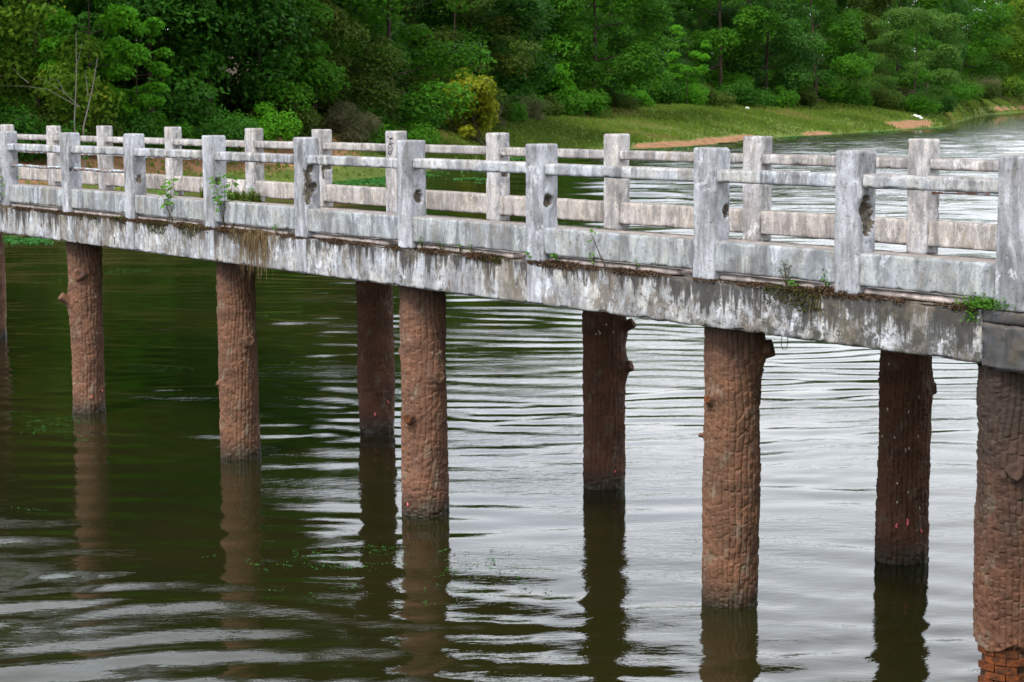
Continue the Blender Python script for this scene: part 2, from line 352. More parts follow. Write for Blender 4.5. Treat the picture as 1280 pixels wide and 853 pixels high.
# ------------------------------------------------------------------ water
def water_height(x, y, dy):
    """sum of small wind waves running towards the viewer, in groups; returns metres"""
    P2 = np.stack([x, y, x*0], -1)
    wx_ = x + .9*vnoise(P2*.16, 51) + .25*vnoise(P2*.6, 52); wy_ = y + .7*vnoise(P2*.13, 53) + .22*vnoise(P2*.5, 54)
    rg = np.random.default_rng(77); h = np.zeros_like(x)
    g1 = np.clip(.72+.75*fbm(P2*np.array([.10, .07, 0]), 61, 2), .22, 1.6)
    g2 = np.clip(.6+.7*fbm(P2*np.array([.25, .18, 0]), 62, 2), .15, 1.5)
    for k in range(34):
        lam = .16*(2.3/.16)**((k+.5)/34); th = R(5)+rg.normal(0, .24 if lam > .5 else .45); ph = rg.uniform(0, 6.28); kk = 2*math.pi/lam
        slope = .0115*(.42 if lam > 1.25 else 1.0)*(2.2 if .34 < lam < .80 else .85)*(.8 if lam < .45 else 1)
        ok = np.clip((lam/np.maximum(dy, 1e-3)-3.0)/2.0, 0, 1)
        q = np.sin(kk*(wx_*math.sin(th)+wy_*math.cos(th))+ph)
        h += slope/kk*q*ok*(g1 if lam > .6 else g2)
    # breeze raises the open lake to the right, calm water lies below the bridge on the right
    open_ = np.clip((y+.8*x-34)/34, 0, 1)*np.clip((x-.0*y+1)/6, 0, 1)
    calm = 1-.60*np.exp(-((y-17)/7.)**2)*np.clip((x+2.5)/4, 0, 1)
    big = np.zeros_like(x)
    for k in range(12):
        lam = 1.5*(6/1.5)**((k+.5)/12); th = R(10)+rg.normal(0, .5); kk = 2*math.pi/lam
        big += .020/kk*np.sin(kk*(wx_*math.sin(th)+wy_*math.cos(th))+rg.uniform(0, 6.28))*np.clip((lam/np.maximum(dy, 1e-3)-3)/2, 0, 1)
    near_ = 1+.45*np.clip((17-y)/4, 0, 1)*np.clip((2-x)/3, 0, 1)
    return (h*calm*1.15*near_*(1+.8*open_) + big*open_*1.5)
rw = np.concatenate([[-2.6, -1.3, -.8, -.55], np.linspace(-.40, .40, 540), [.55, .8, 1.3, 2.6]])
ry = [7.0]
while ry[-1] < 260: ry.append(ry[-1]*(1+.0036*(1 if ry[-1] < 160 else 1+(ry[-1]-160)/90)))
ry = np.array(ry+[300, 400, 600, 1000, 2000, 5000]); RW, RY = np.meshgrid(rw, ry); WX = RW*RY; dyg = np.gradient(ry)[:, None]+0*RW
dyg = np.maximum(dyg, np.gradient(rw)[None]*RY*.55)
WZ = water_height(WX, RY, dyg)
nW = len(rw); Vw = np.stack([WX, RY, WZ], -1).reshape(-1, 3)
Vw = np.concatenate([Vw, np.stack([rw*7.0*1.0, rw*0-4000, rw*0], -1)]); Vw[-nW:, 0] = np.where(np.abs(rw) > .5, rw*3000, rw*7)
Fw = gridfaces(len(ry), nW); k0 = len(ry)*nW; ii = np.arange(nW-1); Fw = np.concatenate([Fw, np.stack([k0+ii, k0+ii+1, ii+1, ii], 1)])
me = mesh_np('water', Vw, Fw, True)
m = MT('lake_water', .02, .5); m.b.inputs['IOR'].default_value = 1.333
P = m.coord()
m.color(m.mix(m.ramp(m.noise(.12, 4, .6, P), [(.35, 0.), (.65, 1.)]), (.0065, .0085, .0018), (.0120, .0112, .0028)))
def mapv(rot, scale, loc=(0, 0, 0)):
    a = m.nt.nodes.new('ShaderNodeMapping'); a.vector_type = 'POINT'
    a.inputs['Rotation'].default_value = (0, 0, R(rot)); a.inputs['Scale'].default_value = scale; a.inputs['Location'].default_value = loc
    m.L(m.tc.outputs['Object'], a.inputs[0]); return a.outputs[0]
n2 = m.noise(1.0, 4, .6, mapv(-14, (3.0, 7.5, 1)))
n4 = m.noise(1.0, 3, .6, mapv(12, (7.0, 16, 1)))
geo = m.nt.nodes.new('ShaderNodeSeparateXYZ'); m.L(m.tc.outputs['Object'], geo.inputs[0])
breeze = m.math('MULTIPLY', m.mrange(m.math('ADD', geo.outputs[1], m.math('MULTIPLY', geo.outputs[0], .8)), 38, 110, 0, 1), m.mrange(m.math('SUBTRACT', geo.outputs[0], m.math('MULTIPLY', geo.outputs[1], .03)), -3, 8, 0, 1))
patch = m.ramp(m.noise(.5, 3, .6, mapv(0, (.5, 1, 1))), [(.42, .25), (.62, 1.)])
hgt = m.math('MULTIPLY', m.math('ADD', m.math('MULTIPLY', n2, .9), m.math('MULTIPLY', n4, .30)), patch)
chop = m.noise(1.0, 4, .6, mapv(8, (.30, .95, 1)), .5)
hgt = m.math('ADD', hgt, m.math('MULTIPLY', m.math('MULTIPLY', chop, breeze), 15.0))
m.L(m.math('ADD', .010, m.math('MULTIPLY', breeze, .015)), m.b.inputs['Roughness'])
m.bump(hgt, 1.0, .0075)
water = obj('water', me, None, m.m); tag(water, 'dark green rippled lake water under and beyond the bridge', kind='structure')

# ------------------------------------------------------------------ bridge (one thing, its own local axes: x away along the bridge, y towards the viewer's side)
S0, O0 = 14.0, 11.2
Z_FOOT, Z_TOP, Z_BOT = 2.623, 3.623, 2.248
bc = AX*S0 + NX*O0
bridge = empty('footbridge', (bc[0], bc[1], 0), math.pi - PHI)
tag(bridge, 'weathered white concrete footbridge crossing the lake on rough trunk-like brown pillars', 'bridge')
def Lc(s, o, z): return (s-S0, -(o-O0), z)
def so_world(s, o): return AX*s + NX*o
def s_from_px(px, z, o):
    """position along the bridge where the vertical line at offset o shows at image column px"""
    lo, hi = 2., 80.
    def col(s):
        p = so_world(s, o); q = cam.matrix_world.inverted() @ Vector((p[0], p[1], z)); return 640 + F_PX*q.x/-q.z
    for _ in range(50):
        mid = (lo+hi)/2
        if col(mid) > px: lo = mid
        else: hi = mid
    return (lo+hi)/2

def gbox(x0, x1, y0, y1, z0, z1, res, amp=.0025, seed=0, chips=(), bev=.004, edgewear=.009, resz=None):
    """box with a fine grid on each face, worn edges, chips = [(face, u, v, ru, rv, depth)], face '-x' '+y' ..."""
    Vs = []; Fs = []; MI = []; off = 0
    P0 = np.array([x0, y0, z0]); P1 = np.array([x1, y1, z1]); C = (P0+P1)/2; H = (P1-P0)/2
    for ax in range(3):
        for sg in (-1, 1):
            u, v = [(1, 2), (2, 0), (0, 1)][ax]
            nu = max(1, int(round((P1[u]-P0[u])/res))); nv = max(1, int(round((P1[v]-P0[v])/res)))
            U, Vv = np.meshgrid(np.linspace(P0[u], P1[u], nu+1), np.linspace(P0[v], P1[v], nv+1))
            Pt = np.zeros(U.shape+(3,)); Pt[..., u] = U; Pt[..., v] = Vv; Pt[..., ax] = P1[ax] if sg > 0 else P0[ax]
            face = ('-' if sg < 0 else '+')+'xyz'[ax]
            chipm = np.zeros(U.shape)
            # rounding / wear towards edges: pull corner and edge points inwards
            Q = Pt.copy()
            dist = H - np.abs(Pt-C)                       # distance to each pair of faces
            wear = bev + edgewear*np.clip(fbm(Pt*9, seed+3, 3), 0, 1)**1.5*2
            sgn = np.sign(Pt-C)
            for a_ in range(3):
                for b_ in range(3):
                    if a_ == b_: continue
                    # near the edge shared with face b: move along a inwards
                    k = np.clip(1 - dist[..., b_]/(wear*1.6+1e-6), 0, 1)*np.clip(1 - dist[..., a_]/1e-4, 0, 1)
                    Q[..., a_] -= sgn[..., a_]*wear*k*k*.8
            n = fbm(Pt*6, seed, 3)*amp + fbm(Pt*28, seed+9, 2)*amp*.45
            Q += (Pt-C)/np.maximum(np.abs(H), 1e-6)*0
            m_in = np.minimum(1, np.minimum(dist[..., u], dist[..., v])/.015)
            Q[..., ax] += sg*n*m_in
            for (f, cu, cv, ru, rv, dp) in chips:
                if f != face: continue
                hu, hv = (U, Vv)
                if face[1] == 'x': du, dv = U-cu, Vv-cv          # u=y, v=z
                elif face[1] == 'y': du, dv = Vv-cu, U-cv        # u=z, v=x -> (x, z)
                else: du, dv = U-cu, Vv-cv
                q = np.sqrt((du/ru)**2+(dv/rv)**2) + .45*fbm(Pt*14, seed+21, 3)
                k = np.clip((1-q)*5, 0, 1)
                Q[..., ax] -= sg*k*(dp*(1+.6*fbm(Pt*30, seed+5, 3)))
                chipm = np.maximum(chipm, (q < 1).astype(float))
            ny, nx = U.shape
            F = gridfaces(ny, nx, off)
            if sg < 0: F = F[:, ::-1]
            if ax == 0: F = F   # orientation: u x v = +axis for the cyclic choice
            Vs.append(Q.reshape(-1, 3)); Fs.append(F)
            cm = chipm.reshape(-1); MI.append((cm[F-off].mean(1) > .5).astype(int)); off += ny*nx
    return np.concatenate(Vs), np.concatenate(Fs), np.concatenate(MI)
def weld(V, F):
    key = np.round(V*20000).astype(np.int64); _, idx, inv = np.unique(key, axis=0, return_index=True, return_inverse=True)
    return V[idx], inv.reshape(-1)[F]
def boxpart(name, parent, a, b, mats, res=.02, age=False, **kw):
    (s0, o0, z0), (s1, o1, z1) = a, b
    p, q = Lc(s0, o0, z0), Lc(s1, o1, z1)
    lo = [min(p[i], q[i]) for i in range(3)]; hi = [max(p[i], q[i]) for i in range(3)]
    cx = [(lo[i]+hi[i])/2 for i in range(3)]
    V, F, MI = gbox(lo[0]-cx[0], hi[0]-cx[0], lo[1]-cx[1], hi[1]-cx[1], lo[2]-cx[2], hi[2]-cx[2], res, **kw)
    V, F = weld(V, F)
    at_ = {'age': ('POINT', np.clip((11.8-(V[:, 0]+cx[0]+S0))/3.0, 0, 1))} if age else None
    me = mesh_np(name, V, F, True, MI, at_); o = obj(name, me, parent, mats); o.location = cx
    return o

WA, WN = .23, .178
ON, OF = 9.736, 12.70
PH = 1.0
random.seed(4)
near_posts = [5.74, 7.13, 8.52, 9.96, 12.03, 13.97, 15.83, 17.75, 19.68, 21.45, 23.4, 25.4, 27.4, 29.4]
far_posts = [6.3, 8.3, 10.34, 12.37, 14.43, 16.49, 18.54, 20.25, 22.0, 24.37, 26.66, 28.58, 30.5, 32.5, 34.5, 36.5]
# chips on the near-end face: (y toward viewer, z) offsets from the post's centre, sizes
NCH = {8.52: [('-x', -.005, .03, .070, .125, .035), ('-x', .02, .12, .05, .06, .03)], 9.96: [('-x', -.045, .02, .045, .055, .035)], 12.03: [('-x', .005, .03, .048, .065, .055)],
       13.97: [('-x', 0, -.02, .048, .055, .04)], 15.83: [('-x', .055, .02, .038, .20, .02), ('-x', -.01, -.0, .05, .05, .05), ('-x', .03, .19, .05, .05, .02), ('+y', -.09, .03, .03, .19, .02)],
       17.75: [('-x', .02, .01, .05, .045, .05)], 19.68: [('-x', .0, -.02, .042, .065, .012)], 7.13: [], 21.45: [('-x', .045, .05, .02, .025, .03)]}
FCH = {8.3: [], 10.34: [('-x', .0, -.02, .0, .0, 0)][:0], 12.37: [('-x', 0, .10, .05, .055, .035), ('+y', .10, .11, .03, .06, .015)], 14.43: [('-x', .0, .10, .05, .055, .04)], 16.49: [('-x', -.01, .05, .055, .07, .045)],
       18.54: [('-x', .0, .0, .06, .16, .02)], 20.25: [('-x', .0, .02, .07, .05, .04), ('-x', .05, .0, .03, .12, .01)], 22.0: [('-x', .0, .08, .06, .08, .01)], 26.66: [('-x', 0, .08, .04, .05, .02)]}
near_objs = {}; far_objs = {}
for i, s in enumerate(near_posts):
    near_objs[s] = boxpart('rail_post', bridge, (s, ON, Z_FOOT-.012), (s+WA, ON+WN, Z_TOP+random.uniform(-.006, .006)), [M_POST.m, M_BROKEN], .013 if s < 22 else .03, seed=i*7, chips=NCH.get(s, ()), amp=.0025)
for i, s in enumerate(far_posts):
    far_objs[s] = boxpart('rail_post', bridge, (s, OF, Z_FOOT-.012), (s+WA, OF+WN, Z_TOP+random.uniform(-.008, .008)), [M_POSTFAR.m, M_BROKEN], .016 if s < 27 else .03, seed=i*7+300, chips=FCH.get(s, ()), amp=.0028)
near_objs[8.52]['label'] = 'post with a big dark broken patch on its side'
near_objs[15.83]['label'] = 'post with a long crack and broken hole'
far_objs[18.54]['label'] = 'post with a black scribbled sign'

# graffiti: a small black scribble on the far post (ring, hook and strokes)
def tube(pts, r, seg=6, cap=True, taper=None):
    pts = [Vector(p) for p in pts]; V = []; F = []
    up = Vector((0, 0, 1)); n = len(pts)
    prev = None
    for i, p in enumerate(pts):
        d = (pts[min(i+1, n-1)]-pts[max(i-1, 0)]).normalized()
        if prev is None: prev = d.orthogonal().normalized()
        a = (prev - d*prev.dot(d)); a = a.normalized() if a.length > 1e-5 else d.orthogonal().normalized(); prev = a; b = d.cross(a)
        rr_ = r if taper is None else taper[i]
        for k in range(seg):
            t = 2*math.pi*k/seg; V.append(tuple(p + (a*math.cos(t)+b*math.sin(t))*rr_))
    for i in range(n-1):
        for k in range(seg):
            F.append((i*seg+k, i*seg+(k+1) % seg, (i+1)*seg+(k+1) % seg, (i+1)*seg+k))
    return V, F
def join(parts):
    V = []; F = []
    for v, f in parts:
        o = len(V); V += list(v); F += [tuple(i+o for i in q) for q in f]
    return V, F
gp = []
def stroke(pts): # pts in (along, up) on the inner face, metres from the post's left-top corner
    gp.append(tube([(a, 0, z) for a, z in pts], .0062, 5))
ring = [(.115+.045*math.cos(t), -.215+.058*math.sin(t)) for t in np.linspace(0, 2*math.pi, 22)]
stroke(ring); stroke([(.115+.02*math.cos(t), -.22+.028*math.sin(t)) for t in np.linspace(0, 2*math.pi, 14)])
stroke([(.10, -.155), (.13, -.125), (.11, -.10), (.16, -.085), (.19, -.10)]); stroke([(.06, -.06), (.10, -.09), (.17, -.075)]); stroke([(.12, -.165), (.15, -.14), (.19, -.15)]); stroke([(.07, -.25), (.09, -.285), (.13, -.29)])
V, F = join(gp); V = [(-x_+.115, y_*.35, z_) for x_, y_, z_ in V]
g_ = obj('graffiti_scribble', mesh_np('graffiti', V, F), far_objs[18.54], M_INK); g_.location = (0, WN/2+.0015, .5)

def bays(lst): return [(lst[i]+WA, lst[i+1]) for i in range(len(lst)-1)]
random.seed(11)
NB, FB = bays(near_posts), bays(far_posts)
def rail(s0, s1, o, w, z0, z1, mat, seed, res):
    j = random.uniform(-.006, .006)
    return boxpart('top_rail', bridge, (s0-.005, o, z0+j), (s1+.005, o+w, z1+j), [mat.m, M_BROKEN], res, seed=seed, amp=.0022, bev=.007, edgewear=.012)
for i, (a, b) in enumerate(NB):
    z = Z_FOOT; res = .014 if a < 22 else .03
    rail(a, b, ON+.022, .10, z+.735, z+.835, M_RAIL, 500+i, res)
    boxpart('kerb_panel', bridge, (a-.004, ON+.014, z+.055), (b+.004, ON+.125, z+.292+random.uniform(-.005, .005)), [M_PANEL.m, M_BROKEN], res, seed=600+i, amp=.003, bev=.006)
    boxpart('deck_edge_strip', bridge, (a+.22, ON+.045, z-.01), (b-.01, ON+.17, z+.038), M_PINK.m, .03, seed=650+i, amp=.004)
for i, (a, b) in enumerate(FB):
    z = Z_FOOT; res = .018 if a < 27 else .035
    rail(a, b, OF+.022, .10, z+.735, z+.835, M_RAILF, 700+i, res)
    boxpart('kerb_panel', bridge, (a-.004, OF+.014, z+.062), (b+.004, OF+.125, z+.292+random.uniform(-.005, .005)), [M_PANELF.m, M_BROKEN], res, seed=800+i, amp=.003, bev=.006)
# blue steel tubes still in place in a few bays
def pipe(a, b, o, z, name='steel_pipe'):
    p, q = Lc(a, o, z), Lc(b, o, z)
    n = 10; pts = [tuple(Vector(p).lerp(Vector(q), t/n) + Vector((0, 0, .004*math.sin(t)))) for t in range(n+1)]
    V, F = tube(pts, .021, 10); obj(name, mesh_np(name, V, F), bridge, M_PIPE)
for k in range(len(NB)):
    if near_posts[k] >= 19.6 and near_posts[k] < 27: pipe(NB[k][0]-.03, NB[k][1]+.03, ON+.085, Z_FOOT+.545)
for k in range(len(FB)):
    if far_posts[k] in (6.3, 8.3, 22.0, 24.37, 26.66, 28.58, 30.5): pipe(FB[k][0]-.03, FB[k][1]+.03, OF+.085, Z_FOOT+.545)

# edge beams, cast in lengths that butt at the pillars
S_END = s_from_px(1225.5, 2.4, ON)
pil_near_s = [S_END-.64+.36, 10.10, 14.30, 17.92, 21.85, 25.8, 29.8, 33.8]
cuts = [S_END, 14.4, 18.1, 22.0, 26.0, 32, 41]
for i in range(len(cuts)-1):
    mt = M_BEAM
    chips = []
    L_ = cuts[i+1]-cuts[i]
    rs = random.Random(40+i)
    for k in range(int(L_*1.2)):
        chips.append(('+y', rs.uniform(-L_/2, L_/2), rs.uniform(-.17, .19), rs.uniform(.01, .035), rs.uniform(.02, .06), rs.uniform(.008, .02)))
    for k in range(int(L_*2.5)):   # bitten top edge
        chips.append(('+y', rs.uniform(-L_/2, L_/2), .185, rs.uniform(.05, .16), rs.uniform(.012, .035), rs.uniform(.01, .025)))
    boxpart('edge_beam', bridge, (cuts[i]+(.0 if i == 0 else .0015), ON-.004, Z_BOT), (cuts[i+1]-.0015, ON+.22, Z_FOOT-.014), [mt.m, M_BROKEN], .014 if cuts[i] < 20 else .03, seed=900+i*5, amp=.006, bev=.006, edgewear=.016, chips=chips, age=True)
boxpart('edge_beam', bridge, (4.5, OF-.03, Z_BOT), (41, OF+.22, Z_FOOT-.014), [M_BEAM.m, M_BROKEN], .05, seed=980, amp=.006)
boxpart('deck_slab', bridge, (3.0, ON+.222, Z_BOT+.12), (41, OF-.032, Z_FOOT+.006), M_PINK.m, .08, seed=990, amp=.006, bev=.004)
# blue-white paint run down the beam under some posts
for s in (19.68, 17.75, 15.83, 12.03, 10.0):
    if s == 10.0: continue
    boxpart('painted_band', bridge, (s-.005, ON-.0125, Z_BOT+.012), (s+WA-.03, ON-.0005, Z_FOOT-.02), M_POST.m, .014, seed=int(s*10), amp=.0035, bev=.003, edgewear=.0)
# cap block where the bridge meets the last pillar
boxpart('cap_block', bridge, (4.4, ON-.014, Z_BOT-.03), (S_END-.003, ON+.55, Z_FOOT-.10), [M_BLOCK.m, M_BROKEN], .016, seed=77, amp=.012, bev=.016)
boxpart('cap_ledge', bridge, (4.4, ON-.004, Z_FOOT-.098), (S_END-.01, ON+.5, Z_FOOT-.016), [M_BLOCK.m, M_BROKEN], .02, seed=78, amp=.006)

# ---- pillars cast to look like tree trunks with cracked bark
def pillar(s, o, r, seed, mat, res, knots=(), z0=-.7, z1=Z_BOT-.003, drop=None, flare=0.0, name='trunk_pillar'):
    nth = int(2*math.pi*r/res); nz = int((z1-z0)/res)
    th = np.linspace(0, 2*math.pi, nth, endpoint=False); z = np.linspace(z0, z1, nz+1)
    T, Zg = np.meshgrid(th, z)
    cx, cy = r*np.cos(T), r*np.sin(T)
    P = np.stack([cx, cy, Zg], -1)
    nw = vnoise(P*np.array([2.2, 2.2, 1.3]), seed); nw2 = vnoise(P*np.array([6, 6, 3.5]), seed+1)
    # knots push the grain aside
    warp = np.zeros_like(T); rad = np.zeros_like(T)
    for (kt, kz, kr, kh) in knots:
        dt = (T-kt+math.pi) % (2*math.pi) - math.pi; dd = np.sqrt((dt*r)**2 + ((Zg-kz)*.8)**2)/kr
        warp += np.sign(dt)*np.exp(-dd**2*.35)*.8*np.clip(np.abs(dt)*r/kr, 0, 1)
        rad += kh*np.exp(-dd**2*1.1)
    ncol = int(2*math.pi*r/(.040+.010*((seed*7) % 5)/4))
    nw3 = vnoise(P*np.array([14, 14, 9]), seed+2)
    u = (T/(2*math.pi))*ncol + nw*1.5 + nw2*.5 + nw3*.13 - warp
    col = np.floor(u); fu = u-col; colm = np.mod(col, ncol)
    hh = .085+.03*((seed*5) % 3)/2
    v = Zg/(hh*(.65+1.1*hash3(colm, colm*0+5, colm*0, seed))) + hash3(colm, colm*0+3, colm*0, seed)*7 + 1.1*vnoise(np.stack([colm*3.3, Zg*6, Zg*0], -1), seed+4) + nw2*.7
    row = np.floor(v); fv = v-row
    keep = hash3(colm, row, colm*0+1, seed) > .36          # not every cross crack is there
    gu = np.clip(np.minimum(fu, 1-fu)*.044/.0080, 0, 1); gv = np.clip(np.minimum(fv, 1-fv)*hh/.0080, 0, 1)
    gv = np.where(keep, gv, .55+.45*gv)
    plate = np.minimum(gu, gv)**.55
    ph = hash3(colm, row, colm*0+9, seed)
    rough_ = .8+.5*((seed*3) % 4)/3
    d = .0165*rough_*(plate-1) + .008*rough_*(ph-.5)*plate + .005*(fv-.5)*plate + .015*nw + .007*nw2 + .006*fbm(P*24, seed+8, 3)
    edge_wob = .012*fbm(np.stack([cx*2, cy*2, Zg*1.1], -1), seed+30, 2)
    rr2 = r*(1+flare*np.clip((1.2-Zg)/1.2, 0, 1)) + d + rad + edge_wob
    if drop is not None:                                     # lower shell broken away, bricks show
        zc, dep = drop
        rr2 = rr2 - dep*np.clip((zc + .05*fbm(P*6, seed+40, 2) - Zg)*30, 0, 1)
    V = np.stack([rr2*np.cos(T), rr2*np.sin(T), Zg], -1).reshape(-1, 3)
    i = np.arange(nz)[:, None]*nth; j = np.arange(nth)[None]; j2 = (j+1) % nth
    F = np.stack([i+j, i+j2, i+nth+j2, i+nth+j], -1).reshape(-1, 4)
    me = mesh_np(name, V, F, True); p = obj(name, me, bridge, mat); p.location = Lc(s, o, 0)
    return p
def th_view(s, o, frac):
    """local angle of the point of the pillar seen at horizontal fraction -1..1 of its width"""
    w = so_world(s, o); vd = Vector((w[0], w[1], 0)).normalized(); right = Vector((vd.y, -vd.x, 0))
    d = right*frac - vd*math.sqrt(max(0, 1-frac*frac))
    loc = Matrix.Rotation(-(math.pi-PHI), 4, 'Z') @ d
    return math.atan2(loc.y, loc.x) % (2*math.pi)
def stub(pil, r, th, z, rad, length, mat, upt=.3, seed=0, endmat=None):
    """cut branch stump standing out of a pillar: lumpy short cone with a sunken end"""
    n, k = 18, 9; V = []; F = []; rng = random.Random(seed)
    d = Vector((math.cos(th), math.sin(th), upt)).normalized(); a = Vector((-math.sin(th), math.cos(th), 0)); b = d.cross(a)
    base = Vector((math.cos(th), math.sin(th), 0))*(r-.05)+Vector((0, 0, z))
    prof = [(0, 1.45), (.03, 1.35), (.055, 1.12), (.07+length*.35, 1.0), (.06+length*.8, .98), (.06+length*.97, .90), (.06+length, .72), (.055+length, .4), (.05+length, .05)]
    for i, (l, rr_) in enumerate(prof):
        for j in range(n):
            t = 2*math.pi*j/n; q = rad*rr_*(1+.13*math.sin(3*t+seed)+.07*math.sin(7*t+seed*2)+rng.uniform(-.05, .05))
            V.append(tuple(base + d*(l+rng.uniform(-.003, .003)) + (a*math.cos(t)+b*math.sin(t))*q))
    for i in range(len(prof)-1):
        for j in range(n): F.append((i*n+j, i*n+(j+1) % n, (i+1)*n+(j+1) % n, (i+1)*n+j))
    mi = [1 if (q//n) >= 5 and endmat else 0 for q in range(len(F))]
    me = mesh_np('branch_stub', V, F, True, mi); obj('branch_stub', me, pil, [mat]+([endmat] if endmat else [mat]))
def dots(pil, s, o, r, spots, mat, name, size=.008):
    parts = []
    for fr, z, sc in spots:
        t = th_view(s, o, fr)
        for q in range(6):
            c = Vector(((r+.008)*math.cos(t+random.uniform(-.03, .03)), (r+.008)*math.sin(t+random.uniform(-.03, .03)), z+random.uniform(-.012, .012)*sc))
            u_ = size*sc*random.uniform(.6, 1.1)
            V = [tuple(c+Vector(v_)*u_) for v_ in ((1, 0, 0), (-1, 0, 0), (0, 1, 0), (0, -1, 0), (0, 0, 1.5), (0, 0, -1.5))]
            F = [(0, 2, 4), (2, 1, 4), (1, 3, 4), (3, 0, 4), (2, 0, 5), (1, 2, 5), (3, 1, 5), (0, 3, 5)]
            parts.append((V, F))
    V, F = join(parts); obj(name, mesh_np(name, V, F, True), pil, mat)['kind'] = 'stuff'
ONP, OFP = 10.086, 12.20
def zpx(px, py, s, o):     # height seen at image point on the pillar
    w = so_world(s, o); p = at_dist(px, py, w[1]-.2); return p.z
# near row -------- (column px, water px y)
pn = []
def near_pillar(s, seed, mat, res, kn, **kw):
    r = kw.pop('r', .218); o = kw.pop('o', ONP)
    knots = []; st = []
    for (fr, px, py, kr, kh, stubdef) in kn:
        t = th_view(s, o, fr); z = zpx(px, py, s, o); knots.append((t, z, kr, kh))
        if stubdef: st.append((t, z)+stubdef)
    p = pillar(s, o, r, seed, mat, res, knots, **kw)
    for i, (t, z, rad, ln, up, em) in enumerate(st): stub(p, r, t, z-.02, rad, ln, mat, up, seed+i, em)
    return p, r, o
p919 = near_pillar(10.10, 11, M_BARK[1], .0062, [(.97, 955, 440, .15, .06, (.068, .10, .25, None)), (-.72, 893, 505, .06, .02, (.034, .055, .5, M_BRICK)), (-1.0, 878, 550, .04, .012, (.016, .03, .2, None))])
p527 = near_pillar(14.30, 12, M_BARK[0], .0072, [(-.55, 515, 523, .08, .025, (.050, .075, .2, M_BRICK)), (.55, 547, 470, .10, .04, (.060, .06, .1, None)), (-1, 499, 445, .05, .02, None), (-.2, 525, 600, .12, .015, None)])
p299 = near_pillar(17.92, 13, M_BARK[1], .009, [(.5, 311, 425, .10, .035, (.06, .06, .1, None)), (-.98, 276, 482, .05, .02, (.025, .03, .3, M_BRICK)), (1, 326, 375, .04, .012, None)])
p110 = near_pillar(21.85, 14, M_BARK[0], .010, [(-.28, 103, 342, .12, -.01, (.065, .025, .1, M_BARK[2])), (-.95, 88, 380, .10, .03, (.055, .14, .75, None)), (1, 134, 430, .05, .012, None)])
pillar(25.8, ONP, .218, 15, M_BARK[1], .02); pillar(29.8, ONP, .218, 16, M_BARK[0], .02); pillar(33.8, ONP, .218, 17, M_BARK[0], .03)
# last pillar under the cap block
R_L = .255
sL = s_from_px(1269, 1.2, ONP-.03)
pl = near_pillar(sL, 18, M_BARK[3], .0062, [(.0, 1270, 585, .10, .03, (.06, .035, .15, None)), (-.5, 1248, 470, .08, .012, None)], r=R_L, o=ONP-.04, z1=Z_BOT-.032, drop=(.32, .05))
# broken foot: courses of orange brick laid round the core
BR0 = th_view(sL, ONP-.04, -.98)
if (th_view(sL, ONP-.04, -.2) - BR0) % (2*math.pi) > math.pi: BR0 = th_view(sL, ONP-.04, -.05)
def bricks(pil, r, z0, z1):
    hgt_, n = .055, 9; row = 0; z = z0
    while z < z1:
        for k in range(n):
            if ((k+.5*(row % 2))/n*2*math.pi - BR0) % (2*math.pi) > 1.5: continue
            t0 = 2*math.pi*(k+.5*(row % 2))/n+.015; t1 = t0+2*math.pi/n-.03
            jr = random.uniform(-.012, .008); V = []
            for rr_ in (r-.07+jr, r+jr):
                for t in (t0, (t0+t1)/2, t1):
                    for zz_ in (z+.003, z+hgt_-.005): V.append(((rr_)*math.cos(t)+random.uniform(-.003, .003), rr_*math.sin(t), zz_+random.uniform(-.003, .003)))
            F = [(6, 8, 9, 7), (8, 10, 11, 9), (1, 3, 9, 7)[::1], (3, 5, 11, 9), (0, 6, 7, 1), (4, 5, 11, 10)]
            obj('brick', mesh_np('brick', V, F, False), pil, M_BRICK)
        z += hgt_; row += 1
bricks(pl[0], R_L-.022, -.12, .30)
p1127 = near_pillar(10.12, 21, M_BARK[2], .009, [(1, 1164, 487, .06, .02, (.045, .03, .1, M_BARK[0])), (1, 1163, 545, .05, .01, None)], o=OFP, r=.222)
p752 = near_pillar(14.07, 22, M_BARK[2], .0095, [(.95, 783, 412, .10, .04, (.055, .11, .5, M_BARK[0])), (.92, 776, 462, .11, .05, (.055, .09, .35, M_BARK[0]))], o=OFP, r=.218)
p461 = near_pillar(18.3, 23, M_BARK[2], .012, [(.8, 480, 360, .06, .015, None)], o=OFP)
for k, s in enumerate((s_from_px(300, .5, OFP), s_from_px(-8, .3, OFP), 30.2)): pillar(s, OFP, .218, 24+k, M_BARK[k % 2], .018)
pillar(6.2, OFP, .22, 29, M_BARK[2], .03)
random.seed(5)
dots(p1127[0], 10.12, OFP, .222, [(-.2, zpx(1122, 657, 10.12, OFP), 1.3), (.2, zpx(1135, 652, 10.12, OFP), 1.5), (.7, zpx(1150, 663, 10.12, OFP), 1.2), ], M_EGG, 'snail_eggs')
dots(p461[0], 18.3, OFP, .218, [(-.1, zpx(468, 517, 18.3, OFP), 1.4), (.6, zpx(480, 503, 18.3, OFP), 1.2)], M_EGG, 'snail_eggs')
dots(p752[0], 14.07, OFP, .218, [(.5, zpx(769, 590, 14.07, OFP), 1)], M_EGG, 'snail_eggs')
dots(p527[0], 14.30, ONP, .218, [(-.75, zpx(506, 632, 14.3, ONP), 1.2)], M_EGG, 'snail_eggs')
dots(p110[0], 21.85, ONP, .218, [(.1, zpx(113, 497, 21.85, ONP), 1.2), (.75, zpx(132, 490, 21.85, ONP), 1)], M_EGG, 'snail_eggs')
dots(p1127[0], 10.12, OFP, .222, [(random.uniform(-.8, .8), random.uniform(.5, 2.0), .9) for _ in range(16)], M_LIME, 'bird_droppings', .006)
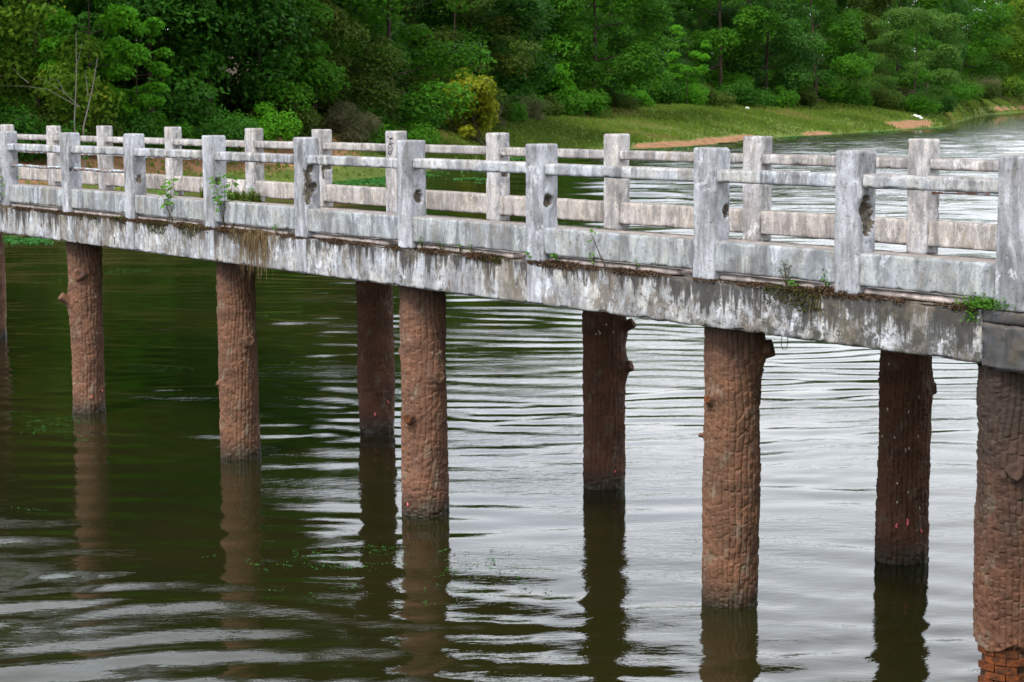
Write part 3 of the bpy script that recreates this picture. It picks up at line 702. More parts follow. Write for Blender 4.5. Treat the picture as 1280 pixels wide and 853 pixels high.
dots(p752[0], 14.07, OFP, .218, [(random.uniform(-.8, .8), random.uniform(1.5, 2.1), .9) for _ in range(7)], M_LIME, 'bird_droppings', .006)

# ------------------------------------------------------------------ leaves
def kites(C, Nn, size, rng, aspect=2.0, tint=None, fold=0.0):
    n = len(C); Nn = Nn/np.maximum(np.linalg.norm(Nn, axis=1, keepdims=True), 1e-6)
    a = rng.normal(size=(n, 3)); a -= Nn*(a*Nn).sum(1, keepdims=True); a /= np.maximum(np.linalg.norm(a, axis=1, keepdims=True), 1e-6)
    b = np.cross(Nn, a); s = size[:, None]
    V = np.stack([C-a*s*.5, C+b*s*.5/aspect - a*s*.05, C+a*s*.5, C-b*s*.5/aspect-a*s*.05], 1).reshape(-1, 3)
    F = np.arange(4*n).reshape(-1, 4)
    return V, F
def leaf_mesh(name, C, Nn, size, rng, tint, aspect=2.0):
    V, F = kites(C, Nn, size, rng, aspect); return mesh_np(name, V, F, False, None, {'tint': ('FACE', np.clip(tint, 0, 1))})
def sph(rng, n):
    v = rng.normal(size=(n, 3)); return v/np.linalg.norm(v, axis=1, keepdims=True)
def clump_leaves(clumps, n, size, rng, up=.5, inner=.25):
    """clumps (k,5): x y z r squash"""
    cl = np.array(clumps); w = cl[:, 3]**2; idx = rng.choice(len(cl), n, p=w/w.sum()); c = cl[idx]
    d = sph(rng, n); d[:, 2] = np.where((d[:, 2] < -.2) & (rng.random(n) < .6), -d[:, 2], d[:, 2])
    rad = np.where(rng.random(n) < inner, rng.uniform(.3, .9, n), rng.normal(.97, .09, n))
    # lumpy shells
    rad *= 1 + .22*fbm(d*2.3 + idx[:, None]*7.7, 3, 2)
    p = c[:, :3] + d*(c[:, 3]*rad)[:, None]*np.stack([np.ones(n), np.ones(n), c[:, 4]], 1)
    nn = d*.8 + np.array([0, 0, up]) + rng.normal(size=(n, 3))*.55
    ct = rng.random(len(cl))
    tint = .45*ct[idx] + .35*rng.random(n) + .2*(fbm(p*.9, 12, 2)*.5+.5)
    return p, nn, size*rng.uniform(.6, 1.25, n), tint
def trunk_mesh(h, r, clumps, rng, lean=0.0, n_limb=10, bare=.3):
    pts = [Vector((lean*h*t*t + .12*math.sin(5*t+r*9), .1*math.sin(4*t+2), h*t)) for t in np.linspace(0, 1, 9)]
    pts[0].z = -.5
    parts = [tube(pts, r, 8, taper=[r*(1.25 if i == 0 else 1-.85*i/8) for i in range(9)])]
    order = sorted(clumps, key=lambda c: -c[3])[:n_limb]
    for c in order:
        z = max(h*bare*.7, min(c[2]-c[3]*.7, h*.93)); t = min(max(z/h, .02), .97); k = t*8; i = int(k); p = pts[i].lerp(pts[min(i+1, 8)], k-i)
        e = Vector((c[0], c[1], c[2])); mid = p.lerp(e, .5)+Vector((0, 0, -.15*(e-p).length*.3)); rr_ = r*(1-.85*t)*.55
        parts.append(tube([p, mid, e], rr_, 5, taper=[rr_, rr_*.65, rr_*.15]))
    return join(parts)
PROTO = {}; TOP = {}
def make_tree_meshes(key, style, seed):
    rng = np.random.default_rng(seed); cl = []
    if style == 'broad':       # dense rounded, foliage nearly to the ground
        H = 17; 
        for k in range(46):
            z = rng.uniform(1.2, H); w = 3.9*math.sin(math.pi*min(1, (z+3)/(H+5)))**.6
            a = rng.uniform(0, 2*math.pi); q = w*rng.uniform(.35, 1)**.5
            cl.append((q*math.cos(a), q*math.sin(a), z, rng.uniform(.9, 1.7), .75))
        n, size = 30000, .30
    elif style == 'low':       # skirted tree, wide low clumps
        H = 13
        for k in range(48):
            z = rng.uniform(.6, H)**1.0; w = 4.3*(1-(z/(H+3))**2)**.5
            a = rng.uniform(0, 2*math.pi); q = w*rng.uniform(.5, 1)**.5
            cl.append((q*math.cos(a), q*math.sin(a), z, rng.uniform(.8, 1.6), .7))
        n, size = 30000, .28
    elif style == 'tall':      # bare lower trunk, crown high
        H = 22
        for k in range(40):
            z = rng.uniform(4, H); w = 3.3*math.sin(math.pi*min(1, (z-2.5)/(H-.5)))**.7
            a = rng.uniform(0, 2*math.pi); q = w*rng.uniform(.2, 1)**.5
            cl.append((q*math.cos(a), q*math.sin(a), z, rng.uniform(.8, 1.5), .6))
        n, size = 26000, .32
    elif style == 'airy':      # flat layered sprays
        H = 9
        for k in range(60):
            z = rng.uniform(.8, H); w = 4.4*(1-((z-4)/6.5)**2)**.5 if abs(z-4) < 6 else 1
            a = rng.uniform(0, 2*math.pi); q = w*rng.uniform(.35, 1)**.5
            cl.append((q*math.cos(a), q*math.sin(a), z, rng.uniform(.6, 1.25), .50))
        n, size = 22000, .24
    elif style == 'young':     # slender bright tree with big leaves
        H = 10
        for k in range(36):
            z = rng.uniform(3.0, H); w = 2.7*(1-((z-6)/5.5)**2)**.5 if abs(z-6) < 5 else .7
            a = rng.uniform(0, 2*math.pi); q = w*rng.uniform(.45, 1)**.5
            cl.append((q*math.cos(a), q*math.sin(a), z, rng.uniform(.35, .8), .55))
        n, size = 9000, .30
    elif style == 'pine':
        H = 21
        for k in range(70):
            z = rng.uniform(3, H); w = 3.6*(1-(z-3)/(H-1))**.7+.3; a = rng.uniform(0, 2*math.pi); q = w*rng.uniform(.3, 1)**.5
            cl.append((q*math.cos(a), q*math.sin(a), z, rng.uniform(.6, 1.1), .5))
        n, size = 30000, .26
    p, nn, sz, ti = clump_leaves(cl, n, size, rng, .6 if style != 'airy' else 1.0)
    crown = leaf_mesh('crown', p, nn, sz, rng, ti, 2.0 if style != 'pine' else 4.0)
    V, F = trunk_mesh(H, {'broad': .17, 'low': .16, 'tall': .17, 'airy': .09, 'young': .07, 'pine': .15}[style], cl, rng, rng.uniform(-.05, .05), 12)
    TOP[key] = H+1.0
    PROTO[key] = (crown, mesh_np('trunk', V, F, True, None)); PROTO[key][1].materials.append(M_TRUNK)
for k, (key, st) in enumerate([('broad', 'broad'), ('broad2', 'broad'), ('low', 'low'), ('low2', 'low'), ('tall', 'tall'), ('tall2', 'tall'), ('airy', 'airy'), ('young', 'young'), ('pine', 'pine')]):
    make_tree_meshes(key, st, 100+k)
CROWN = {}
def crown_of(key, leaf):
    """crown mesh sharing: one copy of the data per leaf kind"""
    if (key, leaf) not in CROWN:
        me = PROTO[key][0].copy(); me.materials.clear(); me.materials.append(LM[leaf]); CROWN[(key, leaf)] = me
    return CROWN[(key, leaf)]
def tree(name, key, leaf, x, y, sc, rot, label, group=None, scz=None, sink=0.0):
    z = float(ground_z(x, y)) - sink
    pxc = 640 + x/y*F_PX
    hmax = CAM_Z - z + y*math.tan(R(float(np.interp(pxc, [-400, 250, 340, 430, 520, 700, 900, 1180, 1225, 1262, 1290], [17, 15.5, 12.5, 7.6, 6.6, 6.1, 5.8, 5.4, 4.6, 3.2, 4.4]))))*(1+.07*math.sin(pxc*.09+y))
    scz = min(sc, hmax/TOP[key]) if sc*TOP[key] > hmax or group is None and TOP[key]*sc < 0 else sc
    if group: scz = min(hmax/TOP[key], sc*1.6)
    t = empty(name, (x, y, z), rot); t.scale = (sc, sc, scz); tag(t, label, 'tree', group)
    obj('crown', crown_of(key, leaf), t); obj('trunk', PROTO[key][1], t)
    return t
def treepx(name, key, leaf, px, Yd, sc, rot, label, **kw):
    x = at_dist(px, 130, Yd).x; return tree(name, key, leaf, x, Yd, sc, rot, label, **kw)

# ------------------------------------------------------------------ trees, front row first (image column, distance, scale, turn)
FT = [
 ('leafy_tree', 'low', 'yellow', -25, 80, 1.15, .3, 'yellow-green leafy tree cut by the left edge of the view'),
 ('leafy_tree', 'broad', 'dark', 45, 96, 1.3, 1.0, 'dark tree behind the bare white trunks at far left'),
 ('young_tree', 'young', 'bright', 112, 84, .95, 2.1, 'slender young tree with bright green leaf sprays above the bridge at left'),
 ('young_tree', 'young', 'bright', 172, 86, .62, 3.9, 'smaller young tree with pale green sprays beside the slender one'),
 ('leafy_tree', 'low2', 'dark', 190, 95, 1.2, 4.0, 'glossy dark tree right of the young trees with sprays'),
 ('leafy_tree', 'broad2', 'dark', 265, 98, 1.25, 2.2, 'deep green tree with fine leaves standing above the left third of the rail'),
 ('leafy_tree', 'low', 'mid', 325, 101, .95, 5.0, 'mid green tree with foliage to the ground left of the olive tree'),
 ('leafy_tree', 'low2', 'olive', 395, 106, .95, 1.7, 'olive brown-tinged tree left of the big rounded tree'),
 ('leafy_tree', 'broad', 'mid', 487, 110, 1.18, .4, 'big rounded mid green tree whose foliage reaches the ground left of the yellow bush'),
 ('leafy_tree', 'airy', 'olive', 566, 136, 1.3, 2.6, 'pale layered tree over the yellow bush'),
 ('leafy_tree', 'broad2', 'dark', 590, 142, 1.35, 5.3, 'dark tree rising behind the yellow bush'),
 ('leafy_tree', 'broad2', 'mid', 665, 168, 1.25, .9, 'tall mid green tree above the bright bushes on the bank'),
 ('leafy_tree', 'low', 'mid', 745, 176, 1.50, 3.3, 'large spreading green tree with a sunlit right side at the middle of the bank'),
 ('leafy_tree', 'pine', 'pine', 815, 215, 1.3, 1.9, 'dark thin-crowned tree beside the shaded trunks'),
 ('young_tree', 'young', 'bright', 858, 200, .86, .5, 'small bright green tree alone at the forest edge'),
 ('leafy_tree', 'broad', 'mid', 900, 224, 1.45, 4.4, 'mid green tree directly right of the small bright tree'),
 ('leafy_tree', 'broad2', 'pine', 958, 232, 1.5, 2.9, 'blue-green tree midway between the small bright tree and the dark gap'),
 ('leafy_tree', 'low2', 'mid', 1018, 246, 1.5, 5.9, 'full mid green tree left of the dark gap in the forest'),
 ('leafy_tree', 'broad', 'olive', 1070, 278, 1.4, 3.0, 'tall olive tree over the dark gap in the forest'),
 ('leafy_tree', 'airy', 'lime', 1143, 262, 1.55, 1.2, 'spreading yellow-green tree with layered branches near the white litter'),
 ('leafy_tree', 'broad', 'mid', 1122, 306, 1.7, 2.0, 'dense tree behind the spreading yellow-green tree'),
 ('leafy_tree', 'broad2', 'mid', 1200, 386, 2.2, .2, 'dense green tree right of the spreading tree'),
 ('leafy_tree', 'low2', 'yellow', 1243, 472, 2.5, 3.6, 'yellow-green crown second from the right edge of the forest'),
 ('leafy_tree', 'low', 'mid', 1290, 505, 2.5, 1.4, 'green tree farthest along the shore at the right edge'),
]
for nm, key, leaf, px, Yd, sc, rot, lab in FT: treepx(nm, key, leaf, px, Yd, sc, rot, lab)

ORD = ['leftmost', 'second', 'third', 'fourth', 'fifth', 'sixth', 'seventh', 'eighth', 'ninth', 'rightmost']
POSTPX = [10, 84, 164, 264, 380, 512, 677, 893, 1075, 1270]; SEEN = {}
def where(px, what, key):
    """say a background plant's place by the near railing post it shows above"""
    if px < -30 or px > 1310: return what + ', beyond the edge of the view'
    i = min(range(10), key=lambda k: abs(POSTPX[k]-px)); d = px-POSTPX[i]
    k = min(9, max(0, i+(1 if d > 0 else -1))); gap = abs(POSTPX[k]-POSTPX[i]) or 120; f = abs(d)/gap; sd_ = 'right' if d > 0 else 'left'
    if f < .12: return f'{what} over the {ORD[i]} near railing post'
    if f > .40 and k != i: return f'{what} midway between {ORD[min(i, k)]} and {ORD[max(i, k)]} near railing posts'
    return f"{what} {'just' if f < .26 else 'well'} {sd_} of the {ORD[i]} near railing post"
# second and third rows: single trees that only show as crowns between the front ones
rs = random.Random(21); n2 = 0
rows = [(-10, 8, 'broad', 'dark'), (75, 10, 'broad2', 'dark'), (30, 18, 'low', 'mid'), (-60, 12, 'broad', 'mid')]
for px in list(range(-420, 430, 52)) + list(range(430, 1420, 36)):
    rows.append((px+rs.uniform(-14, 14), 14, rs.choice(['tall', 'tall2', 'broad', 'pine']), rs.choice(['dark', 'mid', 'dark', 'pine'])))
for px in list(range(-440, 430, 70)) + list(range(430, 1420, 48)):
    rows.append((px+rs.uniform(-16, 16), 34, rs.choice(['tall', 'pine', 'broad2']), rs.choice(['dark', 'pine', 'mid'])))
for px in range(440, 1420, 60):
    rows.append((px+rs.uniform(-14, 14), 58, rs.choice(['broad', 'low', 'broad2']), rs.choice(['dark', 'mid'])))
for px, back, key, leaf in rows:
    r_ = at_dist(px, 130, 100).x/100
    ye = float(np.interp(r_, SH[:, 0], SH[:, 2])); Yd = ye + back*(1+ye/260) + rs.uniform(-3, 3)
    if px > 430: key = rs.choice(['broad', 'low', 'broad2', 'low2'])
    sc = rs.uniform(1.0, 1.25)*(1.0+max(0, ye-200)/420)*(1.12 if 20 < px < 420 else 1.0)
    if 430 < px: sc *= .84
    sh = {'dark': 'dark green', 'mid': 'mid green', 'pine': 'bluish green'}[leaf]
    lab_ = where(px, f'{sh} tree {"deep in the wood" if back > 20 else "behind the front trees"}', '|'.join((sh, str(back > 20))))
    t = tree('forest_tree', key, leaf, r_*Yd, Yd, sc, rs.uniform(0, 6.28), lab_, 'forest trees behind the front row')

# ------------------------------------------------------------------ bushes
def bush_mesh(seed, w, h, n, size, twig=False):
    rng = np.random.default_rng(seed); cl = []
    for k in range(16):
        a = rng.uniform(0, 6.28); q = w*.5*rng.uniform(0, 1)**.6; z = rng.uniform(.1, 1)*h*(1-.55*(q/(w*.5))**2)
        cl.append((q*math.cos(a), q*math.sin(a), z*.85, rng.uniform(.16, .34)*w*.75, .8))
    p, nn, sz, ti = clump_leaves(cl, n, size, rng, .4, .35); p[:, 2] = np.abs(p[:, 2])
    return leaf_mesh('foliage', p, nn, sz, rng, ti, 6.0 if twig else 2.0), cl, rng
BP = {}
for k, (key, w, h, n, size, tw) in enumerate([('round', 3.4, 2.4, 5200, .22, False), ('wide', 5.0, 1.9, 6500, .22, False), ('twig', 3.6, 2.2, 6500, .26, True), ('upright', 2.4, 3.4, 5000, .24, False)]):
    me, cl, rng = bush_mesh(300+k, w, h, n, size, tw)
    parts = [tube([(0.1*i, 0, -.3), (c[0]*.5, c[1]*.5, c[2]*.4), (c[0], c[1], c[2]+c[3]*.6)], .03, 5, taper=[.035, .022, .006]) for i, c in enumerate(cl[:10])]
    V, F = join(parts); st = mesh_np('stems', V, F); st.materials.append(M_TRUNK); BP[key] = (me, st)
BC = {}
def bush(key, leaf, px, Yd, sc, label, scz=1.0, name='bush', group=None, yoff=0):
    x = at_dist(px, 130, Yd).x; z = float(ground_z(x, Yd))
    t = empty(name, (x, Yd, z-.05), px*1.7 % 6.28); t.scale = (sc, sc, sc*scz); tag(t, label, 'bush', group)
    if (key, leaf) not in BC: me = BP[key][0].copy(); me.materials.clear(); me.materials.append(LM[leaf]); BC[(key, leaf)] = me
    obj('foliage', BC[(key, leaf)], t); obj('stems', BP[key][1], t)
BU = [
 ('wide', 'dark', 20, 79, 1.0, 'low dark bush under the yellow-green tree at the left edge'),
 ('wide', 'olive', 78, 83, .9, 'olive scrub at the foot of the bare white trunks'),
 ('wide', 'dark', 140, 86, .95, 'dark low bush right of the bare white trunks'),
 ('round', 'mid', 205, 88, .9, 'green bush above the third near post'),
 ('wide', 'dark', 262, 90, 1.0, 'dark undergrowth bush below the fine-leaved tree'),
 ('round', 'bright', 318, 94, 1.0, 'bright green bush at the foot of the trees left of the olive tree'),
 ('round', 'olive', 372, 98, 1.1, 'olive bush at the foot of the olive tree'),
 ('twig', 'brown', 432, 102, .95, 'brown twiggy scrub between the olive tree and the big rounded tree'),
 ('wide', 'mid', 488, 105, .95, 'green skirt bush under the big rounded tree'),
 ('upright', 'gold', 580, 126, 1.75, 'yellow-leaved bush standing behind the grey-brown scrub'),
 ('twig', 'brown', 548, 127, 1.15, 'grey-brown twiggy scrub right of the big rounded tree'),
 ('twig', 'brown', 597, 136, 1.0, 'grey twiggy bush right of the yellow-leaved bush'),
 ('upright', 'mid', 622, 149, 1.4, 'tall soft green bush left of the bright green bush'),
 ('round', 'mid', 634, 147, 1.15, 'rounded mid green bush in front of the tall soft one'),
 ('upright', 'bright', 694, 165, 1.75, 'tall bright green bush in the middle of the bank'),
 ('twig', 'brown', 655, 151, 1.0, 'brownish low bush in front of the green bushes'),
 ('round', 'olive', 690, 160, 1.0, 'olive low bush in front of the bright green bush'),
 ('round', 'mid', 664, 160, 1.35, 'green bush between the soft one and the bright one'),
 ('wide', 'mid', 730, 168, 1.1, 'low green bush right of the bright green bush'),
 ('wide', 'olive', 762, 182, 1.1, 'low olive bush below the large spreading tree'),
 ('round', 'bright', 792, 192, 1.1, 'light green bush at the right foot of the large spreading tree'),
 ('wide', 'mid', 822, 200, 1.1, 'low green bush left of the small bright tree'),
 ('wide', 'bright', 860, 203, 1.15, 'pale green bush around the foot of the small bright tree'),
 ('wide', 'olive', 884, 208, 1.1, 'olive bush right of the small bright tree'),
 ('wide', 'dark', 925, 218, 1.3, 'dark low bush at the forest edge above the dirt shore'),
 ('round', 'mid', 968, 226, 1.3, 'green bush at the forest edge below the blue-green tree'),
 ('round', 'olive', 1008, 236, 1.3, 'olive bush left of the dark gap'),
 ('round', 'mid', 1062, 248, 1.6, 'rounded green bush below the dark gap'),
 ('wide', 'olive', 1095, 256, 1.3, 'low olive bush left of the spreading yellow-green tree'),
 ('wide', 'mid', 1143, 259, 1.3, 'green bush hiding the trunk foot of the spreading yellow-green tree'),
 ('wide', 'dark', 1160, 270, 1.5, 'dark bush in the shade of the spreading yellow-green tree'),
 ('wide', 'mid', 1190, 346, 2.0, 'green bush right of the spreading yellow-green tree'),
 ('twig', 'brown', 1225, 436, 2.4, 'brownish scrub along the far right shore'),
 ('wide', 'dark', 1262, 490, 2.4, 'dark bush at the waterside far right'),
]
for key, leaf, px, Yd, sc, lab in BU: bush(key, leaf, px, Yd, sc, lab)
rs = random.Random(9)
for px in range(-60, 1300, 24):       # scrub hiding the forest floor
    r_ = at_dist(px, 130, 100).x/100; ye = float(np.interp(r_, SH[:, 0], SH[:, 2]))
    lf_ = rs.choice(['dark', 'dark', 'olive', 'mid']); px = px+rs.uniform(-9, 9)
    bush(rs.choice(['wide', 'round', 'upright', 'wide']), lf_, px, ye+rs.uniform(3, 9)*(1+ye/300), rs.uniform(.9, 1.35)*(1+max(0, ye-120)/260),
         where(px, f"shaded {dict(dark='dark green', olive='olive', mid='mid green')[lf_]} undergrowth bush", ''), group='undergrowth at the forest edge')

# bare pale trunks at far left
def bare(px, py0, px1, py1, Yd, r, label, twigs):
    a, b = at_dist(px, py0, Yd), at_dist(px1, py1, Yd+.6); root = empty('bare_tree', (a.x, a.y, float(ground_z(a.x, a.y)))); tag(root, label, 'tree')
    o = Vector(root.location); parts = []
    V, F = tube([Vector((0, 0, -.3)), (a-o).lerp(b-o, .0)+Vector((0, 0, 0)), (a-o).lerp(b-o, .5)+Vector((.05, 0, 0)), b-o], r, 7, taper=[r*1.2, r, r*.8, r*.4]); obj('trunk', mesh_np('trunk', V, F), root, M_DEAD)
    for pts in twigs:
        q = [at_dist(x_, y_, Yd+.2*i)-o for i, (x_, y_) in enumerate(pts)]
        V, F = tube(q, r*.5, 5, taper=list(np.linspace(r*.55, r*.14, len(q)))); obj('branch', mesh_np('branch', V, F), root, M_DEAD)
bare(93, 150, 95, 40, 79, .028, 'thin pale upright bare trunk at far left', [[(94, 90), (99, 70), (104, 50)]])
bare(104, 160, 122, 72, 79, .032, 'leaning pale bare trunk with long dead twigs at far left', [[(100, 134), (82, 118), (66, 106), (44, 96)], [(82, 118), (72, 100), (60, 98)], [(110, 120), (108, 100), (106, 88)], [(98, 134), (60, 112), (30, 108), (0, 107)], [(36, 104), (26, 96), (15, 84)], [(40, 143), (25, 148), (10, 150)]])

# ------------------------------------------------------------------ grass on the bank (tufts of blades)
rng = np.random.default_rng(2)
n = 90000
rx = rng.uniform(-.30, .30, n); tq = rng.random(n)**.8
ys = np.interp(rx, SH[:, 0], SH[:, 1]); yt = np.interp(rx, SH[:, 0], SH[:, 2]); yy = ys + tq*(yt-ys)*1.02; xx = rx*yy; zz = ground_z(xx, yy)
dn = dirt_at(xx, yy)*1.4
keep = (zz > .04) & (dn < rng.random(n)*.9) & ((rx > -.05) | (rng.random(n) < .10)); xx, yy, zz = xx[keep], yy[keep], zz[keep]; n = len(xx)
hgt_ = rng.uniform(.06, .20, n)*(1+.5*vnoise(np.stack([xx*.2, yy*.2, xx*0], -1), 6))*np.clip(yy/130, .8, 2.2)
Cc = np.stack([xx, yy, zz+hgt_*.4], -1); ang = rng.uniform(0, 6.28, n); w = hgt_*rng.uniform(.35, .8, n)
dx, dy = np.cos(ang)*w, np.sin(ang)*w
V = np.stack([Cc+np.stack([-dx*.5, -dy*.5, -hgt_*.5], -1), Cc+np.stack([dx*.5, dy*.5, -hgt_*.5], -1), Cc+np.stack([dx*.9+rng.normal(0, .05, n), dy*.9, hgt_*.5], -1), Cc+np.stack([-dx*.2, -dy*.2, hgt_*.62], -1)], 1).reshape(-1, 3)
ti = np.clip(.5+.55*fbm(np.stack([xx*.12, yy*.12, xx*0], -1), 14, 3)+rng.normal(0, .16, n), 0, 1)
o = obj('grass', mesh_np('grass', V, np.arange(4*n).reshape(-1, 4), False, None, {'tint': ('FACE', ti)}), None, LM['grass']); tag(o, 'short green and yellowing grass covering the bank', 'grass', kind='stuff')

# ------------------------------------------------------------------ floating weed
def algae(name, label, cells, n, size, seed, thick=.012):
    """cells: (px, py, radius along x px, radius y px, weight); laid on the water"""
    rng = np.random.default_rng(seed); P = []
    tot = sum(c[4] for c in cells)
    for (px, py, rx_, ry_, w) in cells:
        c = on_plane(px, py); ex = on_plane(px+rx_, py)-c; ey = on_plane(px, py-ry_)-c; k = int(n*w/tot)
        u = rng.normal(size=(k, 2))*.5; u[:, 1] += .2*np.sin(u[:, 0]*7+px)
        q = np.array([c.x, c.y, 0])+u[:, :1]*np.array(ex)+u[:, 1:]*np.array(ey); P.append(q)
    P = np.concatenate(P); m_ = fbm(P*np.array([1.3, 1.3, 0])*2.0/max(size*14, .8), seed, 3) > -.35; P = P[m_]; k = len(P)
    P[:, 2] = .006+rng.random(k)*thick
    N_ = np.stack([rng.normal(0, .25, k), rng.normal(0, .25, k), np.ones(k)], -1)
    o = obj(name, leaf_mesh(name, P, N_, size*rng.uniform(.6, 1.3, k), rng, rng.random(k), 2.4), None, LM['algae']); tag(o, label, 'algae', kind='stuff')
algae('algae_mat', 'bright green algae mat on the water seen below the left end of the bridge', [(35, 301, 24, 3.5, 3), (18, 298, 14, 3, 1)], 5000, .09, 1)
algae('algae_mat', 'bright green algae mat at the grassy shore seen through the middle railing', [(445, 222, 34, 7, 4), (420, 216, 22, 6, 2), (395, 224, 25, 7, 2), (500, 218, 40, 3.5, 2), (570, 207, 40, 3, 1.2), (470, 210, 40, 3.5, 1.3)], 30000, .20, 2)
algae('algae_mat', 'thin green algae fringe along the right hand shore', [(640, 197.5, 50, 2, 1), (720, 191, 50, 2, 1), (790, 188, 50, 2, 1.2), (860, 184, 45, 1.8, 1), (940, 176, 25, 1.5, .5), (1000, 171, 40, 1.5, .8), (1080, 165.5, 45, 1.4, .8), (1150, 160.5, 30, 1.2, .5), (1220, 144.5, 40, 1, .4), (600, 214, 20, .8, .2), (590, 224, 20, .8, .2), (612, 229, 14, .8, .2)], 26000, .24, 3)
def sprigs(label, spots, seed, sz=.021, cnt=75):
    rng = np.random.default_rng(seed); P = []
    for px, py, w in spots:
        c = on_plane(px, py)
        for b in range(max(2, int(3.5*w))):
            a = rng.uniform(0, 6.28); l = rng.uniform(.12, .5)*w; o_ = rng.normal(0, .22*w, 2)
            t = np.linspace(0, 1, int(cnt*l)+4); bend = rng.normal(0, .5)
            q = np.stack([c.x+o_[0]+np.cos(a+bend*t)*l*t*1.3, c.y+o_[1]*.8+np.sin(a+bend*t)*l*t*.8, t*0], -1)+np.concatenate([rng.normal(0, .011, (len(t), 2)), np.zeros((len(t), 1))], 1); P.append(q)
    P = np.concatenate(P); k = len(P); P[:, 2] = .008+rng.random(k)*.012
    N_ = np.stack([rng.normal(0, .35, k), rng.normal(0, .35, k), np.ones(k)], -1)
    o = obj('water_weed', leaf_mesh('weed', P, N_, sz*rng.uniform(.6, 1.3, k), rng, rng.random(k), 2.6), None, LM['algae']); tag(o, label, 'water weed', kind='stuff')
sprigs('loose green weed sprigs floating between and behind the left pillars', [(15, 529, 1.6), (35, 531, 1.6), (60, 533, 1.2), (85, 529, 1.0), (20, 517, .8), (80, 548, 1), (60, 541, .8), (110, 555, .6), (148, 338, 1.4), (165, 338, 1.6), (178, 339, 1), (75, 335, .8), (85, 352, .8), (50, 354, .7), (185, 461, 1.3), (170, 462, .8), (200, 463, .7), (330, 395, 1.0), (320, 378, .8), (380, 296, 1.3)], 4)
sprigs('green weed sprigs floating on the bright water right of the middle pillar', [(470, 690, .9), (520, 705, .6), (530, 740, .5), (545, 755, .45), (550, 690, .4), (565, 718, .8), (575, 722, .7), (590, 714, .5), (612, 705, .7), (625, 703, .5), (630, 722, .6), (645, 730, .6), (650, 735, .5), (596, 745, .5), (615, 690, .4), (455, 695, .7), (465, 710, .5)], 5)
sprigs('green weed sprigs floating in the dark water right of the second pillar', [(340, 695, .8), (352, 712, .9), (362, 710, .7), (380, 695, .8), (395, 693, .7), (398, 742, .6), (410, 740, .5), (435, 713, .7), (50, 643, .6), (375, 700, .5)], 6)

# ------------------------------------------------------------------ plants, moss and litter on the bridge ledge
def ledge(px, dz=0.0, o=ON+.02): s = s_from_px(px, Z_FOOT, o); w = so_world(s, o); return Vector((w[0], w[1], Z_FOOT-.014+dz)), s
def seedling(px, h, nl, lsz, leaf, label, lean=0.0, branches=3, seed=0, o=ON+.02, cat='plant', dz=0.0, name='wild_seedling'):
    lsz *= 1.35
    p, s = ledge(px, dz, o); rng = np.random.default_rng(seed); root = empty(name, p); tag(root, label, cat)
    parts = []; LP = []; LN = []
    for b in range(branches):
        a = rng.uniform(0, 6.28); l = h*rng.uniform(.6, 1) if b else h; k = 7
        t = np.linspace(0, 1, k); spread = .28*h if b else .08*h
        pts = np.stack([np.cos(a)*spread*t**1.3+lean*l*t, np.sin(a)*spread*t**1.3*.6, l*t], -1)
        parts.append(tube([tuple(q) for q in pts], .004, 5, taper=list(np.linspace(.0055, .0018, k))))
        for i in range(nl):
            u = rng.uniform(.35, 1.0) if i > 3 else 1.0-.05*i; j = u*(k-1); i0 = min(int(j), k-2); q = pts[i0]+(pts[i0+1]-pts[i0])*(j-i0)
            d = np.array([math.cos(i*2.4+b), math.sin(i*2.4+b), rng.uniform(-.1, .6)]); LP.append(q+d*lsz*.65); LN.append(d*.5+np.array([0, -.1, 1.0])+rng.normal(0, .25, 3))
    LP = np.array(LP); LN = np.array(LN); k = len(LP)
    V, F = kites(LP, LN, lsz*rng.uniform(.7, 1.2, k), rng, 1.7)
    # leaves point away from their stem
    obj('leaves', mesh_np('leaves', V, F, False, None, {'tint': ('FACE', rng.uniform(.3, 1, k))}), root, LM[leaf])
    V, F = join(parts); obj('stem', mesh_np('stem', V, F), root, LM['dry'])
    return root
seedling(6, .62, 22, .062, 'weed', 'leafy green seedling on the ledge at the left edge of the bridge', 0, 4, 1)
seedling(216, .50, 14, .075, 'weed', 'tall light green seedling in front of the kerb left of a near post', -.05, 2, 2)
seedling(209, .34, 9, .065, 'weed', 'smaller light green seedling leaning beside the tall one', .1, 2, 3)
seedling(281, .62, 20, .055, 'weed', 'feathery green seedling growing beside a near post with dry grass', .12, 4, 4)
seedling(288, .40, 14, .05, 'olive', 'yellowish seedling right of the feathery green one', .5, 3, 14)
seedling(758, .33, 7, .045, 'weed', 'thin seedling with a few leaves on a long stem before the kerb', -.45, 1, 5)
seedling(742, .12, 5, .03, 'weed', 'tiny green sprout left of the thin long-stemmed seedling', 0, 2, 6)
seedling(984, .20, 9, .018, 'olive', 'wispy dry sprig on the ledge left of a post with a broken side', -.1, 3, 7)
seedling(1033, .17, 14, .022, 'weed', 'small wiry weed at the foot of the post with a broken side', 0, 4, 8)
seedling(990, .06, 8, .028, 'weed', 'tiny green rosette under the wispy dry sprig', 0, 3, 9)
seedling(665, .10, 9, .03, 'weed', 'little green weed at the left foot of a middle near post', 0, 3, 10)
seedling(695, .09, 8, .03, 'weed', 'little green weed at the right foot of a middle near post', .1, 3, 11)
for i, (px, l) in enumerate([(346, 'short green sprout left of the long-cracked post'), (528, 'sprout right of the post with a round hole'), (551, 'taller of the sprouts on the ledge past the round-holed post'), (575, 'reddish-based sprout on the ledge in the middle bay'), (590, 'small sprout left of a dark moss clump'), (795, 'sprout midway along the longest near bay')]):
    seedling(px, random.uniform(.07, .13), 6, .022, 'weed', l, 0, 3, 20+i)
seedling(314, .16, 10, .035, 'weed', 'leafy weed on the deck inside the far kerb', 0, 3, 30, o=OF-.05, dz=.03)

